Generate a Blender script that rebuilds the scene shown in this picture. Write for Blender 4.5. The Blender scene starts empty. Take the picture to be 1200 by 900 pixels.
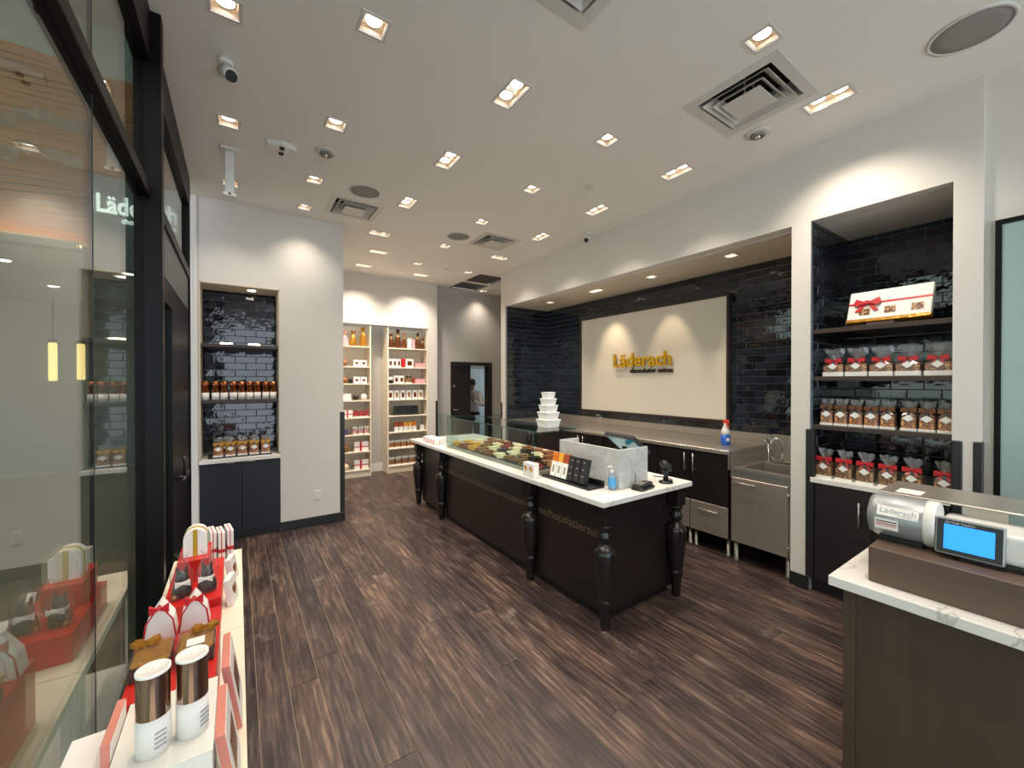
import bpy, bmesh, math, random
from mathutils import Vector, Matrix
R = math.radians
random.seed(7)
SC = bpy.context.scene
COL = SC.collection

# ------------------------------------------------------------------ camera
F = 473.0; YAW = math.atan(322/473); PITCH = math.atan(3/473); H = 1.7
cam_d = bpy.data.cameras.new('camera'); cam = bpy.data.objects.new('camera', cam_d); COL.objects.link(cam)
cam.location = (0, 0, H); cam.rotation_euler = (R(90) - PITCH, 0, -YAW)
cam_d.sensor_width = 36; cam_d.lens = F/1200*36; cam_d.clip_start = .02; cam_d.clip_end = 100
SC.camera = cam
# ------------------------------------------------------------------ world and exposure
w = bpy.data.worlds.new('world'); SC.world = w; w.use_nodes = True
w.node_tree.nodes['Background'].inputs[0].default_value = (.79, .89, 1.0, 1)
w.node_tree.nodes['Background'].inputs[1].default_value = 2.0
SC.view_settings.view_transform = 'Standard'; SC.view_settings.look = 'None'
SC.view_settings.gamma = 1; SC.view_settings.use_curve_mapping = False
SC.view_settings.exposure = 0.55
DOWN = 31.0          # watts of one ceiling downlight
WARM = (1.0, .88, .74)

# ------------------------------------------------------------------ pixel -> place
def ray(u, v):
    a = (u-600)/F; b = (450-v)/F
    f = math.cos(PITCH)+b*math.sin(PITCH); up = b*math.cos(PITCH)-math.sin(PITCH)
    s, c = math.sin(YAW), math.cos(YAW)
    return Vector((f*s+a*c, f*c-a*s, up))
def on_z(u, v, z):
    d = ray(u, v); t = (z-H)/d.z; return Vector((d.x*t, d.y*t, z))
def on_x(u, v, x):
    d = ray(u, v); t = x/d.x; return Vector((x, d.y*t, H+d.z*t))
def on_y(u, v, y):
    d = ray(u, v); t = y/d.y; return Vector((d.x*t, y, H+d.z*t))

# ------------------------------------------------------------------ materials
def lin(h):
    if isinstance(h, (tuple, list)): return (*h[:3], 1)
    h = h.lstrip('#'); c = [int(h[i:i+2], 16)/255 for i in (0, 2, 4)]
    return (*[x/12.92 if x <= .04045 else ((x+.055)/1.055)**2.4 for x in c], 1)
class NT:
    def __init__(s, name):
        s.m = bpy.data.materials.new(name); s.m.use_nodes = True; s.t = s.m.node_tree; s.n = s.t.nodes
        s.b = s.n['Principled BSDF']; s.out = s.n['Material Output']
    def add(s, typ, **k):
        n = s.n.new(typ)
        for a, v in k.items():
            if a.startswith('i_'):
                key = a[2:]; key = int(key) if key.isdigit() else key.replace('_', ' ')
                n.inputs[key].default_value = v
            else: setattr(n, a, v)
        return n
    def link(s, a, b): s.t.links.new(a, b)
def set_in(b, **k):
    for a, v in k.items():
        n = a.replace('_', ' ')
        if n in b.inputs: b.inputs[n].default_value = v
def mat(name, col, rough=.5, metal=0, spec=.5, var=.06, scale=8, bump=0, bscale=60, coat=0, emit=None, estr=0, trans=0, stretch=(1, 1, 1), alpha=1):
    """plain procedural surface: base colour with soft noise variation and fine bump"""
    k = NT(name); c = lin(col)
    set_in(k.b, Roughness=rough, Metallic=metal, Specular_IOR_Level=spec, Coat_Weight=coat, Transmission_Weight=trans, Alpha=alpha)
    tc = k.add('ShaderNodeTexCoord'); mp = k.add('ShaderNodeMapping'); mp.inputs['Scale'].default_value = stretch
    k.link(tc.outputs['Object'], mp.inputs[0])
    nz = k.add('ShaderNodeTexNoise'); nz.inputs['Scale'].default_value = scale; nz.inputs['Detail'].default_value = 4
    k.link(mp.outputs[0], nz.inputs['Vector'])
    mx = k.add('ShaderNodeMix', data_type='RGBA')
    lo = [max(0, x*(1-var)) for x in c[:3]]; hi = [min(1, x*(1+var)) for x in c[:3]]
    mx.inputs[6].default_value = (*lo, 1); mx.inputs[7].default_value = (*hi, 1)
    k.link(nz.outputs[0], mx.inputs[0]); k.link(mx.outputs[2], k.b.inputs['Base Color'])
    if bump:
        n2 = k.add('ShaderNodeTexNoise'); n2.inputs['Scale'].default_value = bscale; n2.inputs['Detail'].default_value = 3
        k.link(mp.outputs[0], n2.inputs['Vector'])
        bp = k.add('ShaderNodeBump'); bp.inputs['Strength'].default_value = bump; bp.inputs['Distance'].default_value = .01
        k.link(n2.outputs[0], bp.inputs['Height']); k.link(bp.outputs[0], k.b.inputs['Normal'])
    if emit:
        k.b.inputs['Emission Color'].default_value = lin(emit); k.b.inputs['Emission Strength'].default_value = estr
    return k.m
def clear_mat(name, tint, ior=1.5, boost=0.0, rough=0.0, milky=0.0):
    """thin clear sheet: see-through with a Fresnel mirror on top"""
    k = NT(name); k.n.remove(k.b)
    tr = k.add('ShaderNodeBsdfTransparent'); tr.inputs[0].default_value = lin(tint)
    gl = k.add('ShaderNodeBsdfGlossy'); gl.inputs['Roughness'].default_value = rough
    f0 = ((ior-1)/(ior+1))**2+boost                      # Schlick, the same from both sides of the sheet
    lw = k.add('ShaderNodeLayerWeight'); lw.inputs['Blend'].default_value = .5
    pw = k.add('ShaderNodeMath', operation='POWER'); pw.inputs[1].default_value = 5; k.link(lw.outputs['Facing'], pw.inputs[0])
    ad = k.add('ShaderNodeMath', operation='MULTIPLY_ADD', use_clamp=True); ad.inputs[1].default_value = 1-f0; ad.inputs[2].default_value = f0
    k.link(pw.outputs[0], ad.inputs[0])
    mx = k.add('ShaderNodeMixShader'); k.link(ad.outputs[0], mx.inputs[0])
    src = tr
    if milky:
        df = k.add('ShaderNodeBsdfDiffuse'); df.inputs[0].default_value = (.8, .8, .8, 1)
        m2 = k.add('ShaderNodeMixShader'); m2.inputs[0].default_value = milky
        k.link(tr.outputs[0], m2.inputs[1]); k.link(df.outputs[0], m2.inputs[2]); src = m2
    k.link(src.outputs[0], mx.inputs[1]); k.link(gl.outputs[0], mx.inputs[2]); k.link(mx.outputs[0], k.out.inputs[0])
    return k.m
def wood_floor():
    k = NT('weathered_oak'); tc = k.add('ShaderNodeTexCoord'); oi = k.add('ShaderNodeObjectInfo')
    off = k.add('ShaderNodeCombineXYZ'); ml = k.add('ShaderNodeMath', operation='MULTIPLY'); ml.inputs[1].default_value = 37
    k.link(oi.outputs['Random'], ml.inputs[0]); k.link(ml.outputs[0], off.inputs[0]); k.link(ml.outputs[0], off.inputs[2])
    va = k.add('ShaderNodeVectorMath', operation='ADD'); k.link(tc.outputs['Object'], va.inputs[0]); k.link(off.outputs[0], va.inputs[1])
    mp = k.add('ShaderNodeMapping'); mp.inputs['Scale'].default_value = (1, .12, 1); k.link(va.outputs[0], mp.inputs[0])
    gr = k.add('ShaderNodeTexNoise'); gr.inputs['Scale'].default_value = 34; gr.inputs['Detail'].default_value = 8; gr.inputs['Roughness'].default_value = .62
    k.link(mp.outputs[0], gr.inputs['Vector'])
    mp2 = k.add('ShaderNodeMapping'); mp2.inputs['Scale'].default_value = (1, .12, 1); k.link(va.outputs[0], mp2.inputs[0])
    wv = k.add('ShaderNodeTexWave', bands_direction='X'); wv.inputs['Scale'].default_value = 9; wv.inputs['Distortion'].default_value = 9; wv.inputs['Detail'].default_value = 3; wv.inputs['Detail Scale'].default_value = 1.6
    k.link(mp2.outputs[0], wv.inputs['Vector'])
    pt = k.add('ShaderNodeTexNoise'); pt.inputs['Scale'].default_value = 2.6; pt.inputs['Detail'].default_value = 5
    mp3 = k.add('ShaderNodeMapping'); mp3.inputs['Scale'].default_value = (1.6, .6, 1); k.link(va.outputs[0], mp3.inputs[0]); k.link(mp3.outputs[0], pt.inputs['Vector'])
    sm = k.add('ShaderNodeMath', operation='MULTIPLY_ADD'); sm.inputs[1].default_value = .10; k.link(wv.outputs['Fac'], sm.inputs[0]); k.link(gr.outputs[0], sm.inputs[2])
    rmp = k.add('ShaderNodeValToRGB'); e = rmp.color_ramp.elements
    e[0].position = .28; e[0].color = lin('#2a2425'); e[1].position = .86; e[1].color = lin('#857970')
    m1 = e.new(.50); m1.color = lin('#413635'); m2 = e.new(.64); m2.color = lin('#5a4b44')
    k.link(sm.outputs[0], rmp.inputs[0])
    # worn pale patches and plank to plank tone
    r2 = k.add('ShaderNodeValToRGB'); r2.color_ramp.elements[0].position = .42; r2.color_ramp.elements[1].position = .72
    r2.color_ramp.elements[0].color = (.66, .64, .66, 1); r2.color_ramp.elements[1].color = (1.45, 1.38, 1.28, 1); k.link(pt.outputs[0], r2.inputs[0])
    mu = k.add('ShaderNodeMix', data_type='RGBA', blend_type='MULTIPLY'); mu.inputs[0].default_value = 1
    k.link(rmp.outputs[0], mu.inputs[6]); k.link(r2.outputs[0], mu.inputs[7])
    r3 = k.add('ShaderNodeValToRGB'); k.link(oi.outputs['Random'], r3.inputs[0]); q = r3.color_ramp.elements
    q[0].color = (.72, .70, .73, 1); q[1].color = (1.16, 1.08, .98, 1); x = q.new(.5); x.color = (.94, .91, .91, 1)
    mu2 = k.add('ShaderNodeMix', data_type='RGBA', blend_type='MULTIPLY'); mu2.inputs[0].default_value = 1
    k.link(mu.outputs[2], mu2.inputs[6]); k.link(r3.outputs[0], mu2.inputs[7]); sn = k.add('ShaderNodeTexNoise'); sn.inputs['Scale'].default_value = 3.2; sn.inputs['Detail'].default_value = 10; sn.inputs['Roughness'].default_value = .72; k.link(va.outputs[0], sn.inputs['Vector'])
    sr = k.add('ShaderNodeValToRGB'); sr.color_ramp.elements[0].position = .60; sr.color_ramp.elements[1].position = .76; sr.color_ramp.elements[1].color = (.5, .5, .5, 1); k.link(sn.outputs[0], sr.inputs[0])
    mu3 = k.add('ShaderNodeMix', data_type='RGBA'); mu3.inputs[7].default_value = lin('#a39789'); k.link(sr.outputs[0], mu3.inputs[0]); k.link(mu2.outputs[2], mu3.inputs[6]); k.link(mu3.outputs[2], k.b.inputs['Base Color'])
    rr = k.add('ShaderNodeMapRange'); rr.inputs['To Min'].default_value = .24; rr.inputs['To Max'].default_value = .50; k.link(gr.outputs[0], rr.inputs[0]); k.link(rr.outputs[0], k.b.inputs['Roughness'])
    bp = k.add('ShaderNodeBump'); bp.inputs['Strength'].default_value = .25; bp.inputs['Distance'].default_value = .004; k.link(sm.outputs[0], bp.inputs['Height']); k.link(bp.outputs[0], k.b.inputs['Normal'])
    return k.m
def marble(name, base, vein, scale=2.2, amount=.5):
    k = NT(name); tc = k.add('ShaderNodeTexCoord')
    n1 = k.add('ShaderNodeTexNoise'); n1.inputs['Scale'].default_value = scale; n1.inputs['Detail'].default_value = 9; n1.inputs['Distortion'].default_value = 1.3
    k.link(tc.outputs['Object'], n1.inputs['Vector'])
    a = k.add('ShaderNodeMath', operation='SUBTRACT'); a.inputs[1].default_value = .5; k.link(n1.outputs[0], a.inputs[0])
    b = k.add('ShaderNodeMath', operation='ABSOLUTE'); k.link(a.outputs[0], b.inputs[0])
    rp = k.add('ShaderNodeValToRGB'); e = rp.color_ramp.elements
    e[0].position = 0; e[0].color = lin(vein); e[1].position = .05*amount*2; e[1].color = lin(base)
    k.link(b.outputs[0], rp.inputs[0])
    n2 = k.add('ShaderNodeTexNoise'); n2.inputs['Scale'].default_value = scale*2; k.link(tc.outputs['Object'], n2.inputs['Vector'])
    mx = k.add('ShaderNodeMix', data_type='RGBA'); mx.inputs[7].default_value = lin(base); k.link(rp.outputs[0], mx.inputs[6]); k.link(n2.outputs[0], mx.inputs[0])
    k.link(mx.outputs[2], k.b.inputs['Base Color']); set_in(k.b, Roughness=.18)
    return k.m
def tile_mat():
    k = NT('dark_glazed_tile'); oi = k.add('ShaderNodeObjectInfo'); tc = k.add('ShaderNodeTexCoord')
    rp = k.add('ShaderNodeValToRGB'); e = rp.color_ramp.elements; e[0].color = lin('#14161a'); e[1].color = lin('#262d36'); k.link(oi.outputs['Random'], rp.inputs[0])
    k.link(rp.outputs[0], k.b.inputs['Base Color']); set_in(k.b, Roughness=.06, Specular_IOR_Level=.8)
    n = k.add('ShaderNodeTexNoise'); n.inputs['Scale'].default_value = 9; k.link(tc.outputs['Object'], n.inputs['Vector'])
    bp = k.add('ShaderNodeBump'); bp.inputs['Strength'].default_value = .18; bp.inputs['Distance'].default_value = .02; k.link(n.outputs[0], bp.inputs['Height']); k.link(bp.outputs[0], k.b.inputs['Normal'])
    return k.m
def choc_mat(name, base, dot, dscale=40, thr=.5, rough=.4):
    k = NT(name); tc = k.add('ShaderNodeTexCoord'); v = k.add('ShaderNodeTexVoronoi'); v.inputs['Scale'].default_value = dscale; k.link(tc.outputs['Object'], v.inputs['Vector'])
    rp = k.add('ShaderNodeValToRGB'); rp.color_ramp.interpolation = 'CONSTANT'; e = rp.color_ramp.elements
    e[0].color = lin(dot); e[1].position = thr; e[1].color = lin(base); k.link(v.outputs['Distance'], rp.inputs[0]); k.link(rp.outputs[0], k.b.inputs['Base Color'])
    set_in(k.b, Roughness=rough); bp = k.add('ShaderNodeBump'); bp.inputs['Strength'].default_value = .4; bp.inputs['Distance'].default_value = .004; bp.invert = True
    k.link(v.outputs['Distance'], bp.inputs['Height']); k.link(bp.outputs[0], k.b.inputs['Normal']); return k.m
M = {}
M['plaster'] = mat('plaster_white', '#d6d0c8', .75, var=.015, scale=3, bump=.03, bscale=160)
M['plaster_grey'] = mat('plaster_grey', '#b9b4ad', .75, var=.02, scale=3, bump=.03, bscale=160)
M['ceiling'] = mat('ceiling_paint', '#e6e2db', .85, var=.015, scale=2, bump=.02, bscale=200)
M['reveal'] = mat('reveal_cream', '#cfc3b0', .7, var=.02)
M['black_base'] = mat('black_baseboard', '#1d1d1c', .4)
M['frame'] = mat('black_aluminium', '#060505', .45, spec=.2, var=.1)
M['wood'] = wood_floor()
M['subfloor'] = mat('subfloor_dark', '#221c19', .8)
M['tile'] = tile_mat()
M['grout'] = mat('dark_grout', '#8a8d90', .85)
M['glass'] = clear_mat('storefront_glass', '#ebf1e8', 1.5, .085)
M['case_glass'] = clear_mat('case_glass', '#eef6f4', 1.45)
M['glass_edge'] = mat('glass_edge_green', '#3f5f5c', .1, spec=.8)
M['joint'] = mat('silicone_joint', '#1b1f1c', .5)
M['cello'] = clear_mat('cellophane', '#fbfbfa', 1.35, .01, .10, .035)
M['cello_top'] = clear_mat('gathered_cellophane', '#f7f7f6', 1.4, .05, .18, .14)
M['island'] = mat('espresso_lacquer', '#231b18', .30, var=.12, scale=12, stretch=(1, 1, .1))
M['island_leg'] = mat('black_turned_lacquer', '#1c1715', .22, var=.1)
M['stone'] = marble('white_stone', '#e2ded8', '#b9b1a8', 3, .35)
M['carrara'] = marble('grey_veined_marble', '#cfcecb', '#b0b0af', 7, 1.3)
M['quartz'] = marble('white_quartz', '#e6e2dd', '#8d8680', 1.5, .12)
M['steel'] = mat('brushed_steel', '#b3aca3', .32, metal=.75, var=.05, scale=30, stretch=(1, .05, 1))
M['steel_dark'] = mat('brushed_steel_door', '#aa9f92', .38, metal=.65, var=.06, scale=20, stretch=(1, 1, .05))
M['chrome'] = mat('chrome', '#d8d8d8', .08, metal=1)
M['cab'] = mat('dark_brown_laminate', '#1b1211', .45, var=.1, scale=20, stretch=(1, 1, .1))
M['cab_blue'] = mat('charcoal_laminate', '#16181f', .5, var=.08)
M['shelf_wood'] = mat('walnut_shelf', '#3a2b24', .45, var=.25, scale=14, stretch=(1, .1, 1))
M['cash'] = mat('brown_stained_oak', '#4a3a2d', .5, var=.3, scale=24, stretch=(1, 1, .08), bump=.05, bscale=40)
M['riser'] = mat('taupe_brown_panel', '#5d4a3e', .5, var=.12, scale=16, stretch=(1, .1, 1))
M['white'] = mat('white_lacquer', '#e6e2da', .35, var=.01)
M['cream'] = mat('cream_melamine', '#e4d9c4', .5, var=.02)
M['white_plastic'] = mat('white_plastic', '#dedcd6', .4, var=.02)
M['off'] = mat('diffuser_white', '#cfcbc4', .5, var=.02)
M['dark_void'] = mat('duct_dark', '#12110f', .9)
M['grille'] = mat('brown_grille', '#4c433c', .6, var=.1)
M['spk'] = mat('speaker_mesh', '#8c8882', .7, var=.08, scale=300, bump=.3, bscale=500)
M['black_plastic'] = mat('black_plastic', '#151617', .35)
M['dark_grey'] = mat('dark_grey_plastic', '#2d2f31', .45)
M['panel'] = mat('sign_panel_cream', '#d8cfc0', .6, var=.01)
M['panel_frame'] = mat('sign_frame_brown', '#2a1b16', .4)
M['gold'] = mat('polished_gold', '#c9a227', .22, metal=.9, var=.08)
M['gold_text'] = mat('dull_gold_print', '#6b5540', .5, var=.1)
M['brown_text'] = mat('dark_brown_letters', '#33241b', .4)
M['lamp'] = mat('lamp_face', '#fff4e6', .5, emit='#fff0e2', estr=7)
M['led'] = mat('led_puck', '#fff2dc', .5, emit='#ffe9c8', estr=6)
M['led_warm'] = mat('warm_led_strip', '#ffd9a0', .5, emit='#ffb45e', estr=22)
M['sign_glow'] = mat('glowing_letters', '#ffffff', .5, emit='#eaf6f4', estr=1.3)
M['red'] = mat('red_satin', '#c21a24', .4, var=.1)
M['red_board'] = mat('red_lacquer', '#c5211c', .35, var=.05)
M['paper'] = mat('white_paper', '#e9e5df', .6, var=.02)
M['card_white'] = mat('white_card', '#efebe6', .5, var=.02)
M['pink'] = mat('salmon_board', '#d98878', .55, var=.05)
M['rose'] = mat('rose_pink_card', '#e2a0a4', .55, var=.05)
M['copper'] = mat('copper_foil', '#a8623c', .25, metal=.9, var=.35, scale=60)
M['silver_copper'] = mat('rose_metal_foil', '#b59a8c', .14, metal=1, var=.3, scale=30)
M['gold_foil'] = mat('gold_film', '#bb842f', .28, metal=.6, var=.5, scale=40, bump=.5, bscale=50)
M['bronze_film'] = mat('bronze_film', '#6a3d20', .3, metal=.5, var=.5, scale=40)
M['gold_ribbon'] = mat('gold_ribbon', '#c7a93a', .35, metal=.4)
M['choc_mix'] = choc_mat('chunk_bark_mix', '#80502c', '#dba767', 70, .36)
M['choc_amber'] = choc_mat('amber_nut_mix', '#884416', '#eda04a', 70, .42)
M['choc_dark'] = mat('dark_chocolate', '#241410', .35, var=.2)
M['choc_milk'] = choc_mat('milk_bark', '#85512f', '#c08d5c', 50, .28)
M['choc_white'] = choc_mat('white_bark', '#e8d9b6', '#a05a38', 45, .22)
M['choc_yellow'] = choc_mat('mango_bark', '#d59d2a', '#e9d089', 40, .25)
M['choc_red'] = choc_mat('berry_bark', '#7a2a1c', '#b4553a', 45, .3)
M['choc_nut'] = choc_mat('hazelnut_bark', '#6a4026', '#cf9f66', 55, .42)
M['slate'] = mat('slate_tray', '#26262a', .6, var=.15)
M['orange'] = mat('orange_print', '#d9722a', .45)
M['amber'] = mat('amber_print', '#e6a43a', .45)
M['rust'] = mat('rust_print', '#a5482a', .45)
M['black_card'] = mat('black_card', '#27272a', .45)
M['tagsilver'] = mat('silver_print', '#9d9488', .4)
M['blue_liquid'] = mat('blue_liquid', '#1a57b8', .15, var=.05)
M['cyan_label'] = mat('cyan_label', '#4ba3d6', .3)
M['clear_plastic'] = clear_mat('clear_plastic', '#e6f1f5', 1.4, .05, .05, .12)
M['red_plastic'] = mat('red_plastic', '#e2402c', .35)
M['silver_plastic'] = mat('silver_plastic', '#a3a6a8', .35, metal=.4, var=.02)
M['screen_blue'] = mat('blue_screen', '#1e7fe8', .3, emit='#1f86f0', estr=.9, var=.1, scale=12)
M['screen_black'] = mat('black_screen', '#0c1118', .12)
M['screen_teal'] = mat('teal_screen', '#1d5a66', .2, emit='#2b7f93', estr=.25)
M['grey_text'] = mat('grey_print', '#9aa0a4', .5)
M['frost'] = mat('pale_teal_panel', '#97aca8', .25, var=.03)
M['mall_floor'] = mat('mall_floor_beige', '#93876f', .25, var=.05, scale=2)
M['mall_wall'] = mat('mall_wall', '#8f928b', .8, var=.03)
M['mall_wood'] = mat('wavy_wood', '#96602f', .45, var=.25, scale=5, stretch=(.25, 1, 2.6), bump=.1, bscale=9)
M['fascia'] = mat('grey_fascia', '#5d6664', .6, var=.03)
M['lantern'] = mat('lantern_glow', '#ffdf9a', .5, emit='#ffd890', estr=1.6)
M['skin'] = mat('skin', '#9a6a50', .55)
M['hair'] = mat('black_hair', '#120e0d', .5, var=.2)
M['shirt'] = mat('white_shirt', '#c9c6c4', .8, var=.05, bump=.2, bscale=12)
M['trouser'] = mat('black_trousers', '#101012', .8)
M['teal_wall'] = mat('back_room_teal', '#87938f', .6)
M['sand'] = mat('wood_stick', '#a87b45', .5)
M['purple'] = mat('purple_film', '#544a78', .3)
M['bubble'] = clear_mat('clear_acrylic', '#e9efe0', 1.45, .06, .05, .05)

# ------------------------------------------------------------------ mesh helpers
def new(): return bmesh.new()
def box(bm, x0, x1, y0, y1, z0, z1, bev=0, mi=0, seg=1):
    n0 = set(bm.faces) if (mi or bev) else None
    v = [bm.verts.new(p) for p in ((x0,y0,z0),(x1,y0,z0),(x1,y1,z0),(x0,y1,z0),(x0,y0,z1),(x1,y0,z1),(x1,y1,z1),(x0,y1,z1))]
    fs = [bm.faces.new([v[i] for i in q]) for q in ((3,2,1,0),(4,5,6,7),(0,1,5,4),(1,2,6,5),(2,3,7,6),(3,0,4,7))]
    if bev:
        ed = list({e for f in fs for e in f.edges})
        bmesh.ops.bevel(bm, geom=ed, offset=bev, segments=seg, profile=.6, affect='EDGES', clamp_overlap=True)
    if mi:
        for f in bm.faces:
            if f not in n0: f.material_index = mi
    return bm
def lathe(bm, prof, seg=16, c=(0, 0, 0), axis='z', cap=True, mi=0, sx=1, sy=1):
    rings = []
    for r, h in prof:
        ring = []
        for i in range(seg):
            a = 2*math.pi*i/seg; x, y = r*math.cos(a)*sx, r*math.sin(a)*sy
            p = {'z': (x, y, h), 'x': (h, x, y), 'y': (y, h, x)}[axis]
            ring.append(bm.verts.new((c[0]+p[0], c[1]+p[1], c[2]+p[2])))
        rings.append(ring)
    for a, b in zip(rings, rings[1:]):
        for i in range(seg):
            f = bm.faces.new((a[i], a[(i+1) % seg], b[(i+1) % seg], b[i])); f.material_index = mi; f.smooth = True
    if cap:
        f = bm.faces.new(rings[0][::-1]); f.material_index = mi
        f = bm.faces.new(rings[-1]); f.material_index = mi
    return bm
def tube(bm, pts, r, seg=8, mi=0):
    pts = [Vector(p) for p in pts]; rings = []
    rr = r if isinstance(r, (list, tuple)) else [r]*len(pts)
    for i, p in enumerate(pts):
        d = (pts[min(i+1, len(pts)-1)]-pts[max(i-1, 0)]).normalized()
        u = d.orthogonal().normalized() if i == 0 else (rings_u - d*rings_u.dot(d)).normalized()
        rings_u = u; v = d.cross(u)
        rings.append([bm.verts.new(p+u*rr[i]*math.cos(2*math.pi*k/seg)+v*rr[i]*math.sin(2*math.pi*k/seg)) for k in range(seg)])
    for a, b in zip(rings, rings[1:]):
        for k in range(seg):
            f = bm.faces.new((a[k], a[(k+1) % seg], b[(k+1) % seg], b[k])); f.smooth = True; f.material_index = mi
    bm.faces.new(rings[0][::-1]).material_index = mi; bm.faces.new(rings[-1]).material_index = mi
    return bm
def prism(bm, pts, h, ax='z', o=0, mi=0):
    """extrude a 2-D outline by h along ax starting at o; pts are the two other coordinates in order"""
    def P(a, b, t): return {'z': (a, b, t), 'x': (t, a, b), 'y': (a, t, b)}[ax]
    A = [bm.verts.new(P(a, b, o)) for a, b in pts]; B = [bm.verts.new(P(a, b, o+h)) for a, b in pts]
    n = len(pts)
    fs = [bm.faces.new(A[::-1]), bm.faces.new(B)] + [bm.faces.new((A[i], A[(i+1) % n], B[(i+1) % n], B[i])) for i in range(n)]
    for f in fs: f.material_index = mi
    bmesh.ops.recalc_face_normals(bm, faces=fs)
    return bm
def quad(bm, a, b, c, d, mi=0):
    f = bm.faces.new([bm.verts.new(p) for p in (a, b, c, d)]); f.material_index = mi; return f
def mk(name, bm, m, parent=None, loc=None, rot=None, smooth=False):
    me = bpy.data.meshes.new(name); bm.normal_update()
    if smooth:
        for f in bm.faces: f.smooth = True
    bm.to_mesh(me); bm.free()
    for x in (m if isinstance(m, (list, tuple)) else [m]): me.materials.append(M[x] if isinstance(x, str) else x)
    o = bpy.data.objects.new(name, me); COL.objects.link(o)
    if parent: o.parent = parent
    if loc is not None: o.location = loc
    if rot is not None: o.rotation_euler = rot
    return o
def inst(name, me, parent=None, loc=(0, 0, 0), rot=(0, 0, 0)):
    o = bpy.data.objects.new(name, me); COL.objects.link(o); o.parent = parent; o.location = loc; o.rotation_euler = rot; return o
def tag(o, label, cat, group=None):
    o['label'] = label; o['category'] = cat
    if group: o['group'] = group
    return o
def thing(name, label, cat, loc=(0, 0, 0), rz=0, group=None):
    o = bpy.data.objects.new(name, None); COL.objects.link(o); o.location = loc; o.rotation_euler = (0, 0, rz); o.empty_display_size = .1
    return tag(o, label, cat, group)
def st(o): o['kind'] = 'structure'; return o
def clone(o, loc=None, rz=None, label=None, group=None, parent=None):
    c = o.copy(); COL.objects.link(c); c.parent = parent
    if loc is not None: c.location = loc
    if rz is not None: c.rotation_euler[2] = rz
    if label: c['label'] = label
    if group: c['group'] = group
    for ch in list(o.children): clone(ch, parent=c)
    return c
def text_mesh(s, size, ext=0.0, align='LEFT', spacing=1.0, xs=1.0, bold=0.0):
    cu = bpy.data.curves.new('t', 'FONT'); cu.body = s; cu.size = size; cu.extrude = ext; cu.align_x = align; cu.space_character = spacing; cu.resolution_u = 3; cu.offset = bold*size
    ob = bpy.data.objects.new('t', cu); COL.objects.link(ob)
    bpy.context.view_layer.update()
    dg = bpy.context.evaluated_depsgraph_get(); me = bpy.data.meshes.new_from_object(ob.evaluated_get(dg))
    bpy.data.objects.remove(ob); bpy.data.curves.remove(cu)
    if xs != 1:
        for v in me.vertices: v.co.x *= xs
    return me
def text_obj(name, s, size, m, parent, loc, rot, ext=0.001, align='LEFT', spacing=1.0, xs=1.0):
    me = text_mesh(s, size, ext, align, spacing, xs); me.materials.clear(); me.materials.append(M[m])
    return inst(name, me, parent, loc, rot)
def letters(name, s, size, m, parent, loc, rot, ext, width=None):
    """each letter its own part; spaced as the font sets them, stretched to the given width"""
    def wd(t):
        me = text_mesh(t, size); xs = [v.co.x for v in me.vertices]; bpy.data.meshes.remove(me); return max(xs) if xs else 0
    full = wd(s); k = (width/full) if width else 1
    from mathutils import Euler
    rm = Euler(rot).to_matrix()
    for i, ch in enumerate(s):
        if ch == ' ': continue
        own = wd(ch); x = wd(s[:i+1])-own
        me = text_mesh(ch, size, ext, xs=k, bold=.018); me.materials.clear(); me.materials.append(M[m])
        inst(name, me, parent, Vector(loc)+rm @ Vector((x*k, 0, 0)), rot)
FACE_NEG_X = (R(90), 0, R(-90))      # text upright on a wall that faces -X, reading towards -Y
FACE_NEG_Y = (R(90), 0, 0)
def holes_plane(bm, x0, x1, y0, y1, z, holes, flip=False):
    xs = sorted({x0, x1, *[v for h in holes for v in h[:2] if x0 < v < x1]}); ys = sorted({y0, y1, *[v for h in holes for v in h[2:] if y0 < v < y1]})
    V = {}
    def vt(i, j):
        if (i, j) not in V: V[i, j] = bm.verts.new((xs[i], ys[j], z))
        return V[i, j]
    for i in range(len(xs)-1):
        for j in range(len(ys)-1):
            cx, cy = (xs[i]+xs[i+1])/2, (ys[j]+ys[j+1])/2
            if any(h[0] < cx < h[1] and h[2] < cy < h[3] for h in holes): continue
            q = (vt(i, j), vt(i, j+1), vt(i+1, j+1), vt(i+1, j))
            bm.faces.new(q)
    return bm

# ================================================================== SETTING
XW = 3.85; CZ = 3.6; YL = 5.23; YB = 7.4; XG = -.395
# ---- floor and planks
M['gap'] = mat('dusty_plank_gap', '#a5947f', .8, var=.2, scale=20)
fl = st(mk('floor', box(new(), -.42, 7, -3.2, 10, -.06, -.003), 'gap'))
PW = .148
i = 0; x = -.36
rnd = random.Random(3)
while x < 4.74:
    y = -1.3 - rnd.random()*1.6
    while y < 7.75:
        L = rnd.choice((1.5, 1.9, 2.2, 2.6)); y1 = min(y+L, 7.75)
        if y1 > -1.2 and y1-y > .1:
            y0 = max(y, -1.3)
            bm = box(new(), -PW/2+.0014, PW/2-.0014, -(y1-y0)/2+.0014, (y1-y0)/2-.0014, -.008, 0)
            mk('plank', bm, 'wood', fl, (x+PW/2, (y0+y1)/2, -rnd.random()*.0006))
        y += L
    x += PW
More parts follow.
